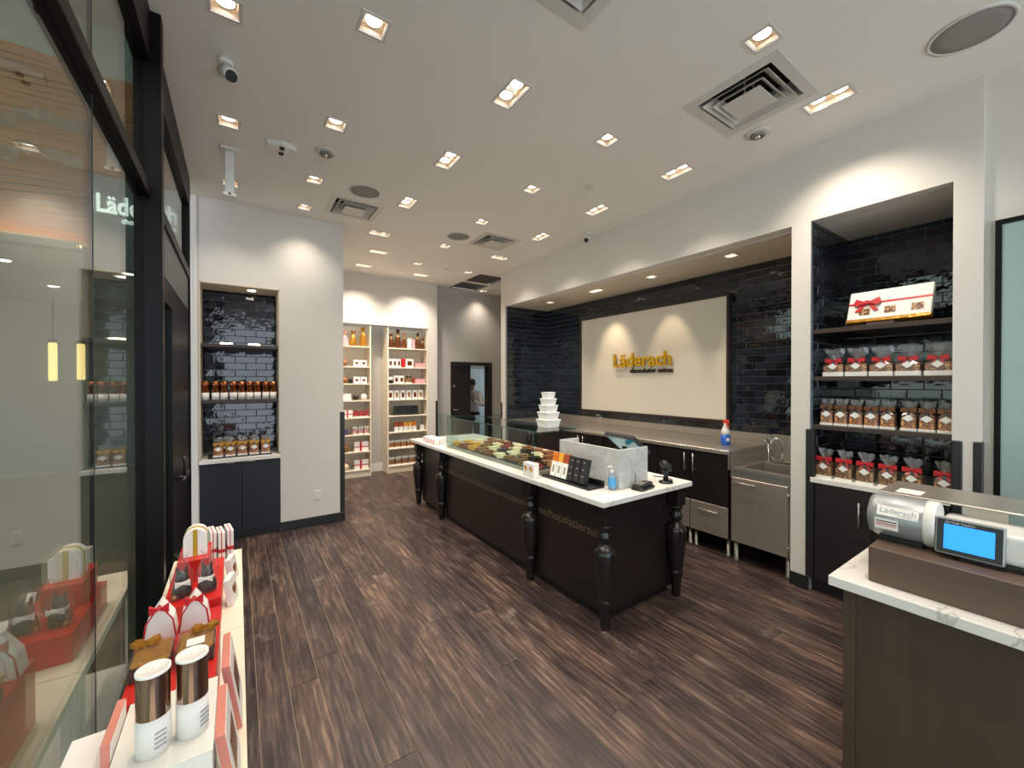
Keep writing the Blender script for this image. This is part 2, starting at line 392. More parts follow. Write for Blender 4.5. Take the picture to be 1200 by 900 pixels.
# ---- ceiling with the recesses of its fixtures
S1 = .055; LIGHTS = []      # (x, y, double?, tilt dx, tilt dy)
for xx in (-.045, .61):
    for yy in (2.21 if xx > 0 else 2.52, 3.21 if xx > 0 else 3.62, 4.2 if xx > 0 else 4.72): LIGHTS.append((xx, yy, 0, 0, 0))
LIGHTS += [(.615, 4.92, 0, 0, 0), (.61, 1.08, 0, 0, 0), (-.045, 1.4, 0, 0, 0)]
LIGHTS += [(1.505, y, 1, 0, 0) for y in (2.22, 3.19, 4.185)] + [(1.52, 5.25, 2, 0, 0), (1.505, .1, 1, 0, 0)]
LIGHTS += [(2.415, y, 0, 0, 0) for y in (1.08, 2.215, 3.2, 4.185, 5.22, 6.24)] + [(2.415, .1, 0, 0, 0)]
LIGHTS += [(3.305, y, 1, t_, 0) for y, t_ in ((1.06, .30), (2.2, .0), (3.18, .0), (4.185, .0))] + [(3.33, 5.24, 2, 0, 0)]
LIGHTS += [(1.72, 6.0, 2, 0, .2), (1.72, 6.84, 2, 0, .2), (2.71, 6.87, 2, 0, .2), (3.33, 6.24, 0, 0, 0), (4.27, 7.36, 0, 0, 0)]
def foot(l):
    h = .062; e = .125
    x, y, k = l[:3]
    return (x-h, x+h, y-h, y+h) if k == 0 else ((x-h, x+h, y-e, y+e) if k == 1 else (x-e, x+e, y-h, y+h))
VENTS = [(1.07, 4.68, .27), (2.9, 4.7, .27), (2.86, 1.36, .30), (1.25, 1.30, .30)]
GR = [(3.55, 4.12, 6.9, 7.43), (3.555, 4.0+.12, 6.225, 6.775)]
holes = [foot(l) for l in LIGHTS] + [(x-h*.78, x+h*.78, y-h*.78, y+h*.78) for x, y, h in VENTS] + GR
bm = holes_plane(new(), -.42, 5.2, -3.2, 8.0, CZ, holes)
ceil = st(mk('ceiling', bm, 'ceiling'))
# ---- right wall
bm = new()
box(bm, XW, 3.999, 1.485, 5.866, 3.0, CZ); box(bm, XW, 4.0, 1.35, 1.485, 0, CZ); box(bm, XW, 4.0, .56, 1.35, 3.0, CZ)
box(bm, XW, 4.0, .43, .56, 0, CZ); box(bm, XW, 4.86, 5.866, 6.0, 0, CZ); box(bm, 3.89, 4.0, -3.2, .43, 0, CZ)
wr = st(mk('wall_right', bm, 'plaster'))
TW, TH, TG = .205, .078, .0045
_tiles = {}
def tile_mesh(w, h):
    key = (round(w, 3), round(h, 3))
    if key not in _tiles:
        bm = box(new(), -w/2, w/2, -.006, .004, -h/2, h/2, .0022)
        me = bpy.data.meshes.new('tile'); bm.to_mesh(me); bm.free(); me.materials.append(M['tile']); _tiles[key] = me
    return _tiles[key]
def tile_wall(parent, org, ud, rz, W, z0, z1, skip=None, seed=0):
    """running-bond tiles on an upright wall; org is the wall's lower corner, ud the direction along it"""
    rg = random.Random(seed); n = 0; row = 0; z = z0
    while z < z1-.01:
        h = min(TH, z1-z); u = -TW/2 if row % 2 else 0
        while u < W-.005:
            a = max(u, 0); b = min(u+TW, W)
            if b-a > .02 and not (skip and skip(a, b, z, z+h)):
                p = Vector(org)+Vector(ud)*((a+b)/2); p.z = z+h/2
                inst('tile', tile_mesh(b-a-TG, h-TG), parent, p, (rg.gauss(0, .009), 0, rz+rg.gauss(0, .009))); n += 1
            u += TW
        z += TH; row += 1
    return n
# sign recess: back wall, far side wall, near side wall, soffit
wrec = st(mk('wall_recess', box(new(), 4.75, 4.85, 1.485, 5.866, 0, 3.0), 'grout'))
tile_wall(wrec, (4.746, 5.866, 0), (0, -1, 0), R(-90), 5.866-1.485, 1.05, 3.0, skip=lambda a, b, z, t: 5.866-4.80 < a and b < 5.866-2.5 and z > 1.28 and t < 2.65, seed=1)
wrs = st(mk('wall_recess_side', box(new(), XW+.002, 4.75, 5.83, 5.866, 0, 3.0), 'grout'))
tile_wall(wrs, (XW+.01, 5.826, 0), (1, 0, 0), 0, .89, 1.05, 3.0, seed=2)
st(mk('wall_recess_end', box(new(), 4.0, 4.75, 1.45, 1.485, 0, 3.0), 'reveal'))
RL = [(4.26, 5.145, 0), (4.26, 4.12, 1), (4.26, 3.18, 0), (4.22, 2.18, 0)]
bm = holes_plane(new(), 4.0, 4.85, 1.45, 5.866, 3.0, [(x-.05, x+.05, y-(.1 if d else .05), y+(.1 if d else .05)) for x, y, d in RL])
st(mk('ceiling_recess', bm, 'reveal'))
# tall product niche on the right
wn = st(mk('wall_niche', box(new(), 4.68, 4.76, .56, 1.35, 0, 3.0), 'grout'))
tile_wall(wn, (4.676, 1.35, 0), (0, -1, 0), R(-90), .79, .93, 3.0, seed=3)
wns = st(mk('wall_niche_side', box(new(), XW+.002, 4.68, 1.346, 1.45, 0, 3.0), 'grout'))
tile_wall(wns, (XW+.01, 1.342, 0), (1, 0, 0), 0, .82, .93, 3.0, seed=4)
wns2 = st(mk('wall_niche_end', box(new(), 4.0, 4.68, .50, .56, 0, 3.0), 'grout'))
st(mk('ceiling_niche', box(new(), 4.0, 4.76, .5, 1.45, 3.0, 3.05), 'ceiling'))
# ---- left wall with its niche
bm = new(); NX0, NX1, NZ = -.326, .40, 2.733
box(bm, -.41, NX0, YL, 5.75, 0, CZ); box(bm, NX1, 1.07, YL, 5.75, 0, CZ); box(bm, NX0, NX1, YL, 5.75, NZ, CZ)
box(bm, .95, 1.07, 5.75, 7.9, 0, CZ)
wl = st(mk('wall_left', bm, 'plaster'))
wln = st(mk('wall_niche_left', box(new(), NX0, NX1, 5.68, 5.75, 0, NZ), 'grout'))
tile_wall(wln, (NX0, 5.676, 0), (1, 0, 0), 0, NX1-NX0, .9, NZ, seed=5)
st(mk('trim_1', box(box(box(new(), NX0, NX0+.014, YL-.004, YL+.35, .9, NZ), NX1-.014, NX1, YL-.004, YL+.35, .9, NZ), NX0, NX1, YL-.004, YL+.4, NZ-.012, NZ), 'reveal'))
# ---- back wall with shelf recess, and the passage to the back room
bm = new()
box(bm, 1.07, 3.257, YB, 7.5, 2.72, CZ); box(bm, 3.075, 3.257, YB, 7.85, 0, 2.72); box(bm, 3.075, 3.257, 7.5, 7.85, 2.72, CZ)
wb = st(mk('wall_back', bm, 'plaster'))
st(mk('wall_shelf_recess', box(new(), 1.07, 3.08, 7.76, 7.86, 0, 2.9), 'plaster_grey'))
bm = new(); DX0, DX1, DZ, DY = 3.64, 4.63, 2.11, 7.6
box(bm, 3.257, DX0, DY, 7.72, 0, CZ); box(bm, DX1, 4.95, DY, 7.72, 0, CZ); box(bm, DX0, DX1, DY, 7.72, DZ, CZ)
st(mk('wall_passage', bm, 'plaster_grey'))
st(mk('wall_passage_end', box(new(), 4.88, 5.0, 6.0, 7.6, 0, CZ), 'plaster_grey'))
bm = new(); box(bm, 3.3, 6.5, 9.6, 9.7, 0, 2.7); box(bm, 6.4, 6.5, 7.72, 9.6, 0, 2.7); box(bm, 3.2, 3.3, 7.86, 9.7, 0, 2.7); box(bm, 3.2, 6.5, 7.73, 9.7, 2.7, 2.75)
st(mk('wall_back_room', bm, 'teal_wall'))
d2 = st(mk('door_2', box(box(box(new(), DX0, DX0+.05, 7.58, 7.74, 0, DZ), DX1-.10, DX1, 7.58, 7.74, 0, DZ), DX0+.05, DX1-.10, 7.58, 7.74, DZ-.07, DZ), 'cab'))
mk('door_leaf', box(new(), DX0+.05, 4.13, 7.64, 7.68, .01, DZ-.07, .003), 'cab', d2)
mk('door_handle', tube(tube(new(), [(3.72, 7.64, 1.66-.55), (3.72, 7.59, 1.11)], .008), [(3.72, 7.595, 1.11), (3.81, 7.595, 1.11)], .008), 'steel', d2)
mk('door_plate', box(new(), 3.70, 3.76, 7.634, 7.64, 1.58, 1.63), 'tagsilver', d2)
# ---- storefront glazing on the left
win = st(mk('window_1', box(new(), -.43, -.362, -3.2, 4.87, 3.33, CZ), 'frame'))
mk('mullion', box(new(), -.43, -.32, 2.76, 2.84, 0, CZ, .003), 'frame', win)
mk('mullion', box(new(), -.43, -.362, 4.78, 4.87, 0, 3.33, .003), 'frame', win)
mk('transom', box(new(), -.43, -.362, -3.2, 2.76, 2.64, 2.70, .003), 'frame', win)
mk('transom', box(new(), -.43, -.362, 2.84, 4.78, 2.66, 2.74, .003), 'frame', win)
mk('sill', box(new(), -.43, -.362, -3.2, 2.76, 0, .09, .003), 'frame', win)
for y0, y1 in ((-3.2, .2), (.206, 1.868), (1.874, 2.76)):
    mk('pane', box(new(), XG-.005, XG+.005, y0, y1, .09, 2.64), 'glass', win)
    mk('pane', box(new(), XG-.005, XG+.005, y0, y1, 2.70, 3.33), 'glass', win)
for y0 in (.203, 1.871):
    mk('joint', box(new(), XG-.006, XG+.006, y0-.003, y0+.003, .09, 2.64), 'joint', win)
    mk('joint', box(new(), XG-.006, XG+.006, y0-.003, y0+.003, 2.70, 3.33), 'joint', win)
mk('pane', box(new(), XG-.005, XG+.005, 2.84, 4.78, 2.74, 3.33), 'glass', win)
mk('head_panel', box(new(), -.41, -.375, 2.84, 4.78, 2.36, 2.66), 'fascia', win)
d1 = st(mk('door_1', box(box(box(box(new(), -.42, -.37, 2.86, 2.95, .01, 2.34, .002), -.42, -.37, 3.62, 4.2, .01, 2.34, .002), -.42, -.37, 2.95, 3.62, 2.2, 2.34), -.42, -.37, 2.95, 3.62, .01, .25), 'frame'))
mk('pane', box(new(), XG-.005, XG+.005, 2.95, 3.62, .25, 2.2), 'glass', d1)
mk('fixed_panel', box(new(), -.42, -.372, 4.22, 4.78, .01, 2.36, .002), 'frame', d1)
mk('door_handle', tube(tube(tube(new(), [(-.37, 3.80, 1.0), (-.315, 3.80, 1.0)], .011), [(-.318, 3.80, .99), (-.318, 3.80, 1.12), (-.33, 3.80, 1.15)], .011), [(-.318, 3.70, 1.0), (-.318, 3.95, .995), (-.32, 4.02, 1.01)], .011), 'dark_grey', d1)
# ---- baseboards and corner guards
for k, b in (('right', [(3.838, XW, 1.35, 1.487), (3.838, XW, .42, .56), (3.878, 3.89, -3.2, .43)]), ('left', [(NX1, 1.08, YL-.012, YL), (1.07, 1.082, YL-.012, 7.4)]), ('back', [(3.075, 3.27, YB-.012, YB)])):
    bm = new()
    for x0, x1, y0, y1 in b: box(bm, x0, x1, y0, y1, 0, .11, .002)
    st(mk('baseboard_'+k, bm, 'black_base' if k != 'back' else 'white'))
st(mk('baseboard_back_recess', box(new(), 1.07, 3.08, 7.745, 7.76, 0, .15), 'white'))
st(mk('trim_2', box(new(), 1.03, 1.084, YL-.006, YL+.06, .11, 1.33, .002), 'black_base'))
st(mk('trim_3', box(new(), 3.22, 3.262, YB-.006, YB+.05, 0, 1.32, .002), 'black_base'))
st(mk('trim_4', box(new(), XW-.006, XW+.05, 5.955, 6.006, 0, 1.33, .002), 'black_base'))
st(mk('trim_5', box(new(), XW-.008, XW+.05, 1.318, 1.375, .11, 1.312, .002), 'black_base'))
st(mk('trim_6', box(new(), XW-.008, XW+.05, .512, .562, .11, 1.318, .006), 'black_base'))
st(mk('trim_7', box(new(), XW-.008, XW+.03, .424, .468, .11, 1.32, .006), 'black_base'))
st(mk('trim_8', box(new(), -.362, -.335, YL-.02, YL, 0, CZ), 'plaster'))

# ---- the mall outside the glass
st(mk('floor_mall', box(new(), -14, -.43, -6, 14, -.06, -.01), 'mall_floor'))
st(mk('wall_mall', box(box(new(), -6, -.43, 6.2, 6.3, 3.15, 5.6), -14, -.43, 11.0, 11.1, 0, 5.6), 'mall_wall'))
st(mk('ceiling_mall', box(new(), -14, -.43, 6.3, 11, 3.15, 3.2), 'mall_wall'))
st(mk('ceiling_mall_sky_block', box(new(), -14, -.43, -3, 11, 5.6, 5.7), 'mall_wall'))  # unseen high slab, added to shut out the sky and darken the mall
t = thing('wood_fascia', 'warm wavy wood fascia panel outside the storefront glass', 'sign', (-3.2, 6.19, 3.2))
z0 = 3.2
for n in range(34):
    zz = n*.055
    bm = new(); V = []
    for q in range(41):
        xx = -2.6+q*(5.35/40); dz = .020*math.sin(xx*2.3+n*.35)+.014*math.sin(xx*5.1+n*.6)
        dp_ = -.010-.008*(n % 3)-.006*math.sin(xx*3+n)
        V.append([bm.verts.new((xx, yy, zz+dz+hh)) for yy, hh in ((dp_, .001), (dp_*.7, .054), (0, .0545), (0, .0005))])
    for a, b in zip(V, V[1:]):
        for s in range(4): bm.faces.new((a[s], b[s], b[(s+1) % 4], a[(s+1) % 4]))
    bm.faces.new(V[0]); bm.faces.new(V[-1][::-1]); bmesh.ops.recalc_face_normals(bm, faces=bm.faces)
    mk('plank', bm, 'mall_wood', t)
for n, (u, v) in enumerate([(5, 140), (25, 133), (50, 135), (75, 145), (95, 150), (8, 178), (30, 172), (60, 180), (85, 190)]):
    p = on_y(u, v, 6.12)-t.location
    mk('acrylic_disc', lathe(new(), [(.055, -.02), (.075, -.01), (.075, .02), (.055, .03)], 18, p, 'y'), 'bubble', t)
mk('led_strip', box(new(), -2.6, 1.85, -.16, -.13, -.10, -.08), 'led_warm', t); mk('led_channel', box(box(new(), -2.6, 1.85, -.18, .0, -.13, -.10), -2.6, 1.85, -.18, -.172, -.10, -.055), 'fascia', t)
fa = thing('storefront_sign', 'grey fascia with glowing white letters outside the glass', 'sign', (0, 6.0, 0))
a = on_y(106, 203, 6.0); b = on_y(106, 300, 6.0)
mk('fascia_board', box(new(), a.x, -.44, 0, .12, b.z-.1, a.z), 'fascia', fa)
l0 = on_y(112, 247, 6.0); l1 = on_y(207, 262, 6.0)
letters('letter', 'L\u00e4derach', .27, 'sign_glow', fa, (l0.x, -.012, l0.z-.0), FACE_NEG_Y, .012, l1.x-l0.x)
s0 = on_y(143, 259, 6.0)
letters('small_letter', 'chocolatier suisse', .085, 'sign_glow', fa, (s0.x, -.012, s0.z-.03), FACE_NEG_Y, .008, l1.x-s0.x)
for n, (u, v, y) in enumerate([(95, 424, 10.6), (62, 424, 10.2)]):
    p = on_y(u, v, y)
    o = thing('lantern', 'tall glowing tube lantern hanging in the mall beyond the glass', 'lamp', (p.x, y, p.z-.33), 0, 'tube lanterns in the mall')
    mk('tube', lathe(new(), [(.045, 0), (.055, .02), (.055, .64), (.045, .66)], 14), 'lantern', o)
    mk('cap', lathe(new(), [(.06, .66), (.06, .70), (.02, .73)], 14), 'frame', o)
    mk('rod', tube(new(), [(0, 0, .72), (0, 0, 3.15-(p.z-.33))], .01), 'frame', o)
for n in range(8):
    p = Vector((-1.2-1.1*(n % 4), 7.4+1.6*(n//4), 3.15))
    o = thing('mall_downlight', 'small round downlight in the low mall ceiling', 'light', p, 0, 'mall ceiling downlights')
    mk('lens', lathe(new(), [(.05, -.012), (.06, -.004), (.06, 0)], 14), 'lamp', o)
    mk('ring', lathe(new(), [(.062, 0), (.075, -.008), (.085, -.002), (.085, 0)], 14, cap=False), 'off', o)

# ================================================================== CEILING FIXTURES
def lamp_spot(parent, loc, watt, size, aim=(0, 0, -1), blend=.7, rad=.035, col=WARM):
    d = bpy.data.lights.new('spot', 'SPOT'); d.energy = watt; d.spot_size = R(size); d.spot_blend = blend; d.shadow_soft_size = rad; d.color = col
    o = bpy.data.objects.new('spot', d); COL.objects.link(o); o.parent = parent; o.location = loc
    o.rotation_euler = Vector(aim).to_track_quat('-Z', 'Y').to_euler(); return o
for l in LIGHTS:
    x, y, k, tx, ty = l; f = foot(l); hx, hy = (f[1]-f[0])/2, (f[3]-f[2])/2
    wh = 'beside the storefront glass' if x < .3 else 'over the aisle near the left wall' if x < 1 else 'before the back shelves' if (y > 5.9 and x < 3) else 'in the passage ceiling' if y > 6 else 'along the sign wall' if x > 3 else 'over the display island' if x > 2 else 'over the aisle in front of the island'
    o = thing('ceiling_downlight', '%s recessed downlight with %s lamp%s %s' % (('square', 'long', 'wide')[k], 'one' if k == 0 else 'two', '' if k == 0 else 's', wh), 'light', (x, y, CZ), 0, '%s downlights %s' % (('square', 'long', 'wide')[k], wh))
    bm = new(); dpt = .11
    for x0, x1, y0, y1 in ((-hx, -hx+.004, -hy, hy), (hx-.004, hx, -hy, hy), (-hx, hx, -hy, -hy+.004), (-hx, hx, hy-.004, hy)): box(bm, x0, x1, y0, y1, .001, dpt)
    box(bm, -hx, hx, -hy, hy, dpt, dpt+.005); mk('housing', bm, 'reveal', o)
    bm = new(); e = .014
    for x0, x1, y0, y1 in ((-hx-e, -hx, -hy-e, hy+e), (hx, hx+e, -hy-e, hy+e), (-hx, hx, -hy-e, -hy), (-hx, hx, hy, hy+e)): box(bm, x0, x1, y0, y1, -.005, .0)
    mk('trim_ring', bm, 'off', o)
    offs = [(0, 0)] if k == 0 else ([(0, -.06), (0, .06)] if k == 1 else [(-.06, 0), (.06, 0)])
    for ox, oy in offs:
        tr = mk('lamp', lathe(lathe(new(), [(.044, .012), (.052, .02), (.052, .0), (.044, .0)], 18, cap=False, mi=1), [(.001, .004), (.043, .006), (.043, .02)], 18, cap=True), ['lamp', 'chrome'], o, (ox, oy, .028))
        tr.rotation_euler = (ty*.5, -tx*.5, 0)
        lamp_spot(o, (ox, oy, .02), DOWN*(1.9 if y > 5.9 and x < 3 else 1.1), 104, (tx, ty, -1), 1.0)
for x, y, d in RL:
    hy = .1 if d else .05
    o = thing('soffit_downlight', 'recessed downlight with %s in the cream soffit above the sign' % ('two lamps' if d else 'one lamp'), 'light', (x, y, 3.0), 0, 'sign soffit double downlights' if d else 'sign soffit downlights')
    bm = new()
    for x0, x1, y0, y1 in ((-.05, -.046, -hy, hy), (.046, .05, -hy, hy), (-.05, .05, -hy, -hy+.004), (-.05, .05, hy-.004, hy)): box(bm, x0, x1, y0, y1, .001, .09)
    box(bm, -.05, .05, -hy, hy, .09, .094); mk('housing', bm, 'reveal', o)
    bm = new(); e = .012
    for x0, x1, y0, y1 in ((-.05-e, -.05, -hy-e, hy+e), (.05, .05+e, -hy-e, hy+e), (-.05, .05, -hy-e, -hy), (-.05, .05, hy, hy+e)): box(bm, x0, x1, y0, y1, -.004, 0)
    mk('trim_ring', bm, 'off', o)
    for oy in ((-.045, .045) if d else (0,)):
        mk('lamp', lathe(new(), [(.001, .004), (.036, .006), (.038, .02)], 16), 'lamp', o, (0, oy, .025))
        lamp_spot(o, (0, oy, .02), DOWN*.6, 48, (.40, 0, -1), .7, .02, (1, .80, .55))
# air diffusers: concentric square cones over a dark duct
VL = ['square white air diffuser with stepped louvres near the left wall', 'square white air diffuser with stepped louvres above the display island', 'square white air diffuser with stepped louvres beside the tall product niche', 'square white air diffuser with stepped louvres over the shop entrance aisle']
for (x, y, h), lb in zip(VENTS, VL):
    o = thing('air_diffuser', lb, 'vent', (x, y, CZ), 0, 'ceiling air diffusers')
    def ring(a, za, b, zb, t=.004):
        bm = new(); q = [(-1, -1), (1, -1), (1, 1), (-1, 1)]
        A = [bm.verts.new((sx*a, sy*a, za)) for sx, sy in q]; B = [bm.verts.new((sx*b, sy*b, zb)) for sx, sy in q]
        A2 = [bm.verts.new((sx*a, sy*a, za+t)) for sx, sy in q]; B2 = [bm.verts.new((sx*b, sy*b, zb+t)) for sx, sy in q]
        for i in range(4):
            j = (i+1) % 4
            bm.faces.new((A[i], A[j], B[j], B[i])); bm.faces.new((A2[j], A2[i], B2[i], B2[j])); bm.faces.new((A[j], A[i], A2[i], A2[j])); bm.faces.new((B[i], B[j], B2[j], B2[i]))
        return bm
    mk('flange', ring(h, -.004, h*.78, -.004), 'off', o)
    mk('duct', ring(h*.78, -.002, h*.75, .12), 'off', o); mk('duct_back', box(new(), -h*.78, h*.78, -h*.78, h*.78, .12, .125), 'dark_void', o)
    mk('louvre', ring(h*.70, -.014, h*.50, .04), 'off', o)
    mk('louvre', ring(h*.54, -.022, h*.40, .02), 'off', o)
    mk('centre_plate', box(new(), -h*.41, h*.41, -h*.41, h*.41, -.030, -.024, .002), 'off', o)
    for q in (-1, 1): mk('hanger', tube(new(), [(q*h*.2, 0, -.024), (q*h*.2, 0, .121)], .006), 'off', o)
for n, (x0, x1, y0, y1) in enumerate(GR):
    cx, cy = (x0+x1)/2, (y0+y1)/2; hx, hy = (x1-x0)/2, (y1-y0)/2
    o = thing('return_grille', 'square brown return air grille in the passage ceiling', 'vent', (cx, cy, CZ), 0, 'brown return grilles')
    bm = new()
    for a in ((-hx, -hx+.03, -hy, hy), (hx-.03, hx, -hy, hy), (-hx, hx, -hy, -hy+.03), (-hx, hx, hy-.03, hy)): box(bm, *a, -.006, .0)
    mk('frame', bm, 'grille', o)
    for k in range(12):
        yy = -hy+.05+k*(2*hy-.1)/11; mk('slat', box(new(), -hx+.03, hx-.03, yy-.013, yy+.013, .0, .006), 'grille', o)
    mk('duct_back', box(new(), -hx, hx, -hy, hy, .05, .055), 'dark_void', o)
for (x, y, r), lb in zip([(1.063, 4.17, .15), (2.40, 4.77, .15), (3.29, .42, .17)], ['round grey ceiling speaker beside the diffuser near the left wall', 'round grey ceiling speaker beside the diffuser above the island', 'round grey ceiling speaker near the tall product niche']):
    o = thing('ceiling_speaker', lb, 'speaker', (x, y, CZ), 0, 'ceiling speakers')
    mk('bezel', lathe(new(), [(r, 0), (r, -.006), (r*.9, -.009), (r*.9, -.004)], 36, cap=False), 'off', o)
    mk('mesh_cover', lathe(new(), [(.002, -.008), (r*.6, -.0075), (r*.9, -.005), (r*.9, -.001)], 36), 'spk', o)
for (x, y), lb in zip([(.614, 3.64), (3.30, 1.505)], ['small round ceiling detector between the downlights by the left wall', 'small round ceiling detector between the big diffuser and the right wall']):
    o = thing('ceiling_detector', lb, 'detector', (x, y, CZ), 0, 'round ceiling detectors')
    mk('base', lathe(new(), [(.085, 0), (.085, -.008), (.07, -.014), (.05, -.014)], 26), 'off', o)
    mk('sensor_ring', lathe(new(), [(.05, -.012), (.048, -.03), (.04, -.032), (.03, -.02)], 22), 'spk', o)
    mk('lens', lathe(new(), [(.022, -.02), (.02, -.036), (.008, -.042)], 14), 'chrome', o)
    mk('led', box(new(), .055, .065, -.004, .004, -.018, -.013), 'red_plastic', o)
def bullet(lb, loc, aim, s=1.0):
    o = thing('security_camera', lb, 'camera', loc, 0)
    mk('base', lathe(new(), [(.04*s, 0), (.04*s, -.02*s), (.03*s, -.028*s)], 20), 'white_plastic', o)
    d = Vector(aim).normalized(); p0 = Vector((0, 0, -.07*s))
    mk('arm', tube(new(), [(0, 0, -.02*s), p0], .014*s), 'white_plastic', o)
    mk('body', tube(new(), [p0-d*.05*s, p0-d*.045*s, p0+d*.10*s], [.02*s, .034*s, .034*s], 18), 'white_plastic', o)
    mk('sun_shield', tube(new(), [p0-d*.02*s+Vector((0, 0, .006*s)), p0+d*.115*s+Vector((0, 0, .006*s))], .0345*s, 18), 'white_plastic', o)
    mk('lens', tube(new(), [p0+d*.10*s, p0+d*.121*s], [.033*s, .029*s], 18), 'black_plastic', o)
bullet('white bullet security camera on the ceiling near the storefront glass', (-.05, 2.94, CZ), (.25, -.75, -.55), 1.0)
bullet('small white security camera at the top of the wall above the sign', (3.72, 3.72, CZ-.0), (-.7, -.3, -.5), .9)
o = thing('projector_mount', 'white ceiling arm with plate beside the storefront glass', 'mount', (-.045, 4.05, CZ))
mk('plate', box(new(), -.06, .06, -.06, .06, -.02, 0, .003), 'white_plastic', o)
mk('post', box(new(), -.032, .032, -.02, .02, -.36, -.02, .004), 'white_plastic', o)
mk('foot', box(new(), -.045, .045, -.03, .03, -.385, -.36, .004), 'white_plastic', o)
mk('screw', lathe(new(), [(.009, 0), (.009, .006)], 8, (0, -.036, -.37), 'y'), 'black_plastic', o)
o = thing('people_counter', 'flat white ceiling sensor with two black lenses', 'sensor', (.303, 3.75, CZ))
mk('body', prism(new(), [(-.10, -.05), (0, -.09), (.10, -.05), (.10, .03), (-.10, .03)], .035, 'z', -.035), 'white_plastic', o)
for q in (-.025, .03): mk('lens', lathe(new(), [(.02, 0), (.017, -.014), (.006, -.018)], 14, (0, q*1.6, -.034)), 'black_plastic', o)
for (x, y), lb in zip([(2.85, 2.85), (2.95, 6.25)], ['concealed sprinkler cap above the display island', 'concealed sprinkler cap near the passage grilles']):
    o = tag(mk('sprinkler_cap', lathe(new(), [(.045, 0), (.045, -.003), (.035, -.005), (.002, -.005)], 22), 'off', None, (x, y, CZ)), lb, 'sprinkler', 'sprinkler caps')

# ================================================================== DISPLAY ISLAND
IX0, IX1, IY0, IY1 = 1.99, 3.01, 1.855, 5.45
isl = thing('display_island', 'long dark wood display island with turned legs and white stone top', 'counter', (2.5, 3.65, 0))
def L(o, bm): bmesh.ops.translate(bm, verts=bm.verts, vec=-Vector(o.location)); return bm
bm = new(); box(bm, 2.135, 2.93, 1.975, 5.36, .05, .86, .003); mk('body', L(isl, bm), 'island', isl)
mk('toe_kick', L(isl, box(new(), 2.17, 2.90, 2.01, 5.32, 0, .05)), 'black_base', isl)
mk('stone_top', L(isl, box(new(), IX0, IX1, IY0, IY1, .862, .9, .003)), 'stone', isl)
for y0, y1 in ((1.985, 2.72), (2.84, 4.55), (4.67, 5.31)):
    mk('front_panel', L(isl, box(new(), 2.122, 2.136, y0, y1, .08, .84, .004)), 'island', isl)
mk('end_panel', L(isl, box(new(), 2.16, 2.83, 1.962, 1.976, .08, .84, .004)), 'island', isl)
prof = [(.030, 0), (.034, .02), (.036, .09), (.045, .15), (.052, .185), (.054, .20), (.046, .212), (.050, .225), (.064, .33), (.076, .46), (.080, .52), (.074, .55), (.045, .572), (.032, .585), (.036, .60), (.048, .625), (.048, .645), (.036, .668), (.034, .68), (.044, .69), (.046, .71), (.042, .722)]
bm = lathe(new(), prof, 22); box(bm, -.05, .05, -.05, .05, .722, .862, .003); legm = None
for k, (x, y) in enumerate([(2.085, 1.925), (2.085, 2.78), (2.085, 4.61), (2.085, 5.37), (2.885, 1.915), (2.90, 5.40)]):
    if k == 0: lo = mk('leg', bm, 'island_leg', isl, Vector((x, y, 0))-isl.location); legm = lo.data
    else: inst('leg', legm, isl, Vector((x, y, 0))-isl.location)
s = 'chocolatiersuisse'*4
def fit_text(y_from, y_to, txt, size):
    me = text_mesh(txt, size, .0006); xs = [v.co.x for v in me.vertices]; k = (y_from-y_to)/max(xs)
    for v in me.vertices: v.co.x *= k
    me.materials.clear(); me.materials.append(M['gold_text'])
    return inst('lettering', me, isl, Vector((2.1215, y_from, .585))-isl.location, FACE_NEG_X)
fit_text(4.50, 2.86, 'iersuissechocolatiersuissechocolatiers', .098)
fit_text(2.715, 1.99, 'nechocolatiersuis', .098)
# glass display case on the island
case = thing('display_case', 'frameless glass display case full of chocolate bark on the island', 'display case', (2.5, 3.6, .9))
CX0, CX1, CY0, CY1, CZ0, CZ1 = 2.112, 2.86, 2.70, 4.512, .9, 1.262
def G(*a): return L(case, box(new(), *a))
mk('deck', G(CX0+.01, CX1, CY0, CY1-.008, .901, .925), 'steel', case)
mk('front_pane', G(CX0, CX0+.008, CY0, 2.774, .901, CZ1), 'case_glass', case); mk('front_pane', G(CX0, CX0+.008, 2.78, CY1, .901, CZ1), 'case_glass', case)
mk('end_pane', G(CX0+.008, CX1, CY1-.008, CY1, .926, CZ1), 'case_glass', case)
mk('top_pane', G(CX0, 2.55, CY0, CY1, CZ1, CZ1+.008), 'case_glass', case)
mk('edge_strip', L(case, box(box(box(box(new(), CX0-.002, CX0+.001, CY0, CY1, CZ1, CZ1+.008), CX0-.002, CX0+.003, CY1-.004, CY1+.001, .901, CZ1), CX0-.002, CX0+.003, 2.774, 2.78, .926, CZ1), CX0+.008, 2.55, CY1-.001, CY1+.001, CZ1, CZ1+.008)), 'glass_edge', case)
mk('edge_strip', L(case, box(box(new(), 2.547, 2.553, CY0, CY1, CZ1, CZ1+.008), CX1-.004, CX1, CY1-.008, CY1+.001, .926, CZ1)), 'glass_edge', case)
for yy in (2.78, 3.62): mk('support_post', L(case, box(new(), 2.459, 2.466, yy-.004, yy+.004, .925, CZ1)), 'black_plastic', case)
mk('guard_pane', L(case, box(new(), 2.26, 2.268, 4.53, 5.12, .901, CZ1)), 'case_glass', case)
mk('guard_edge', L(case, box(box(new(), 2.259, 2.269, 4.53, 5.12, CZ1, CZ1+.004), 2.259, 2.269, 5.12, 5.124, .901, CZ1)), 'glass_edge', case)
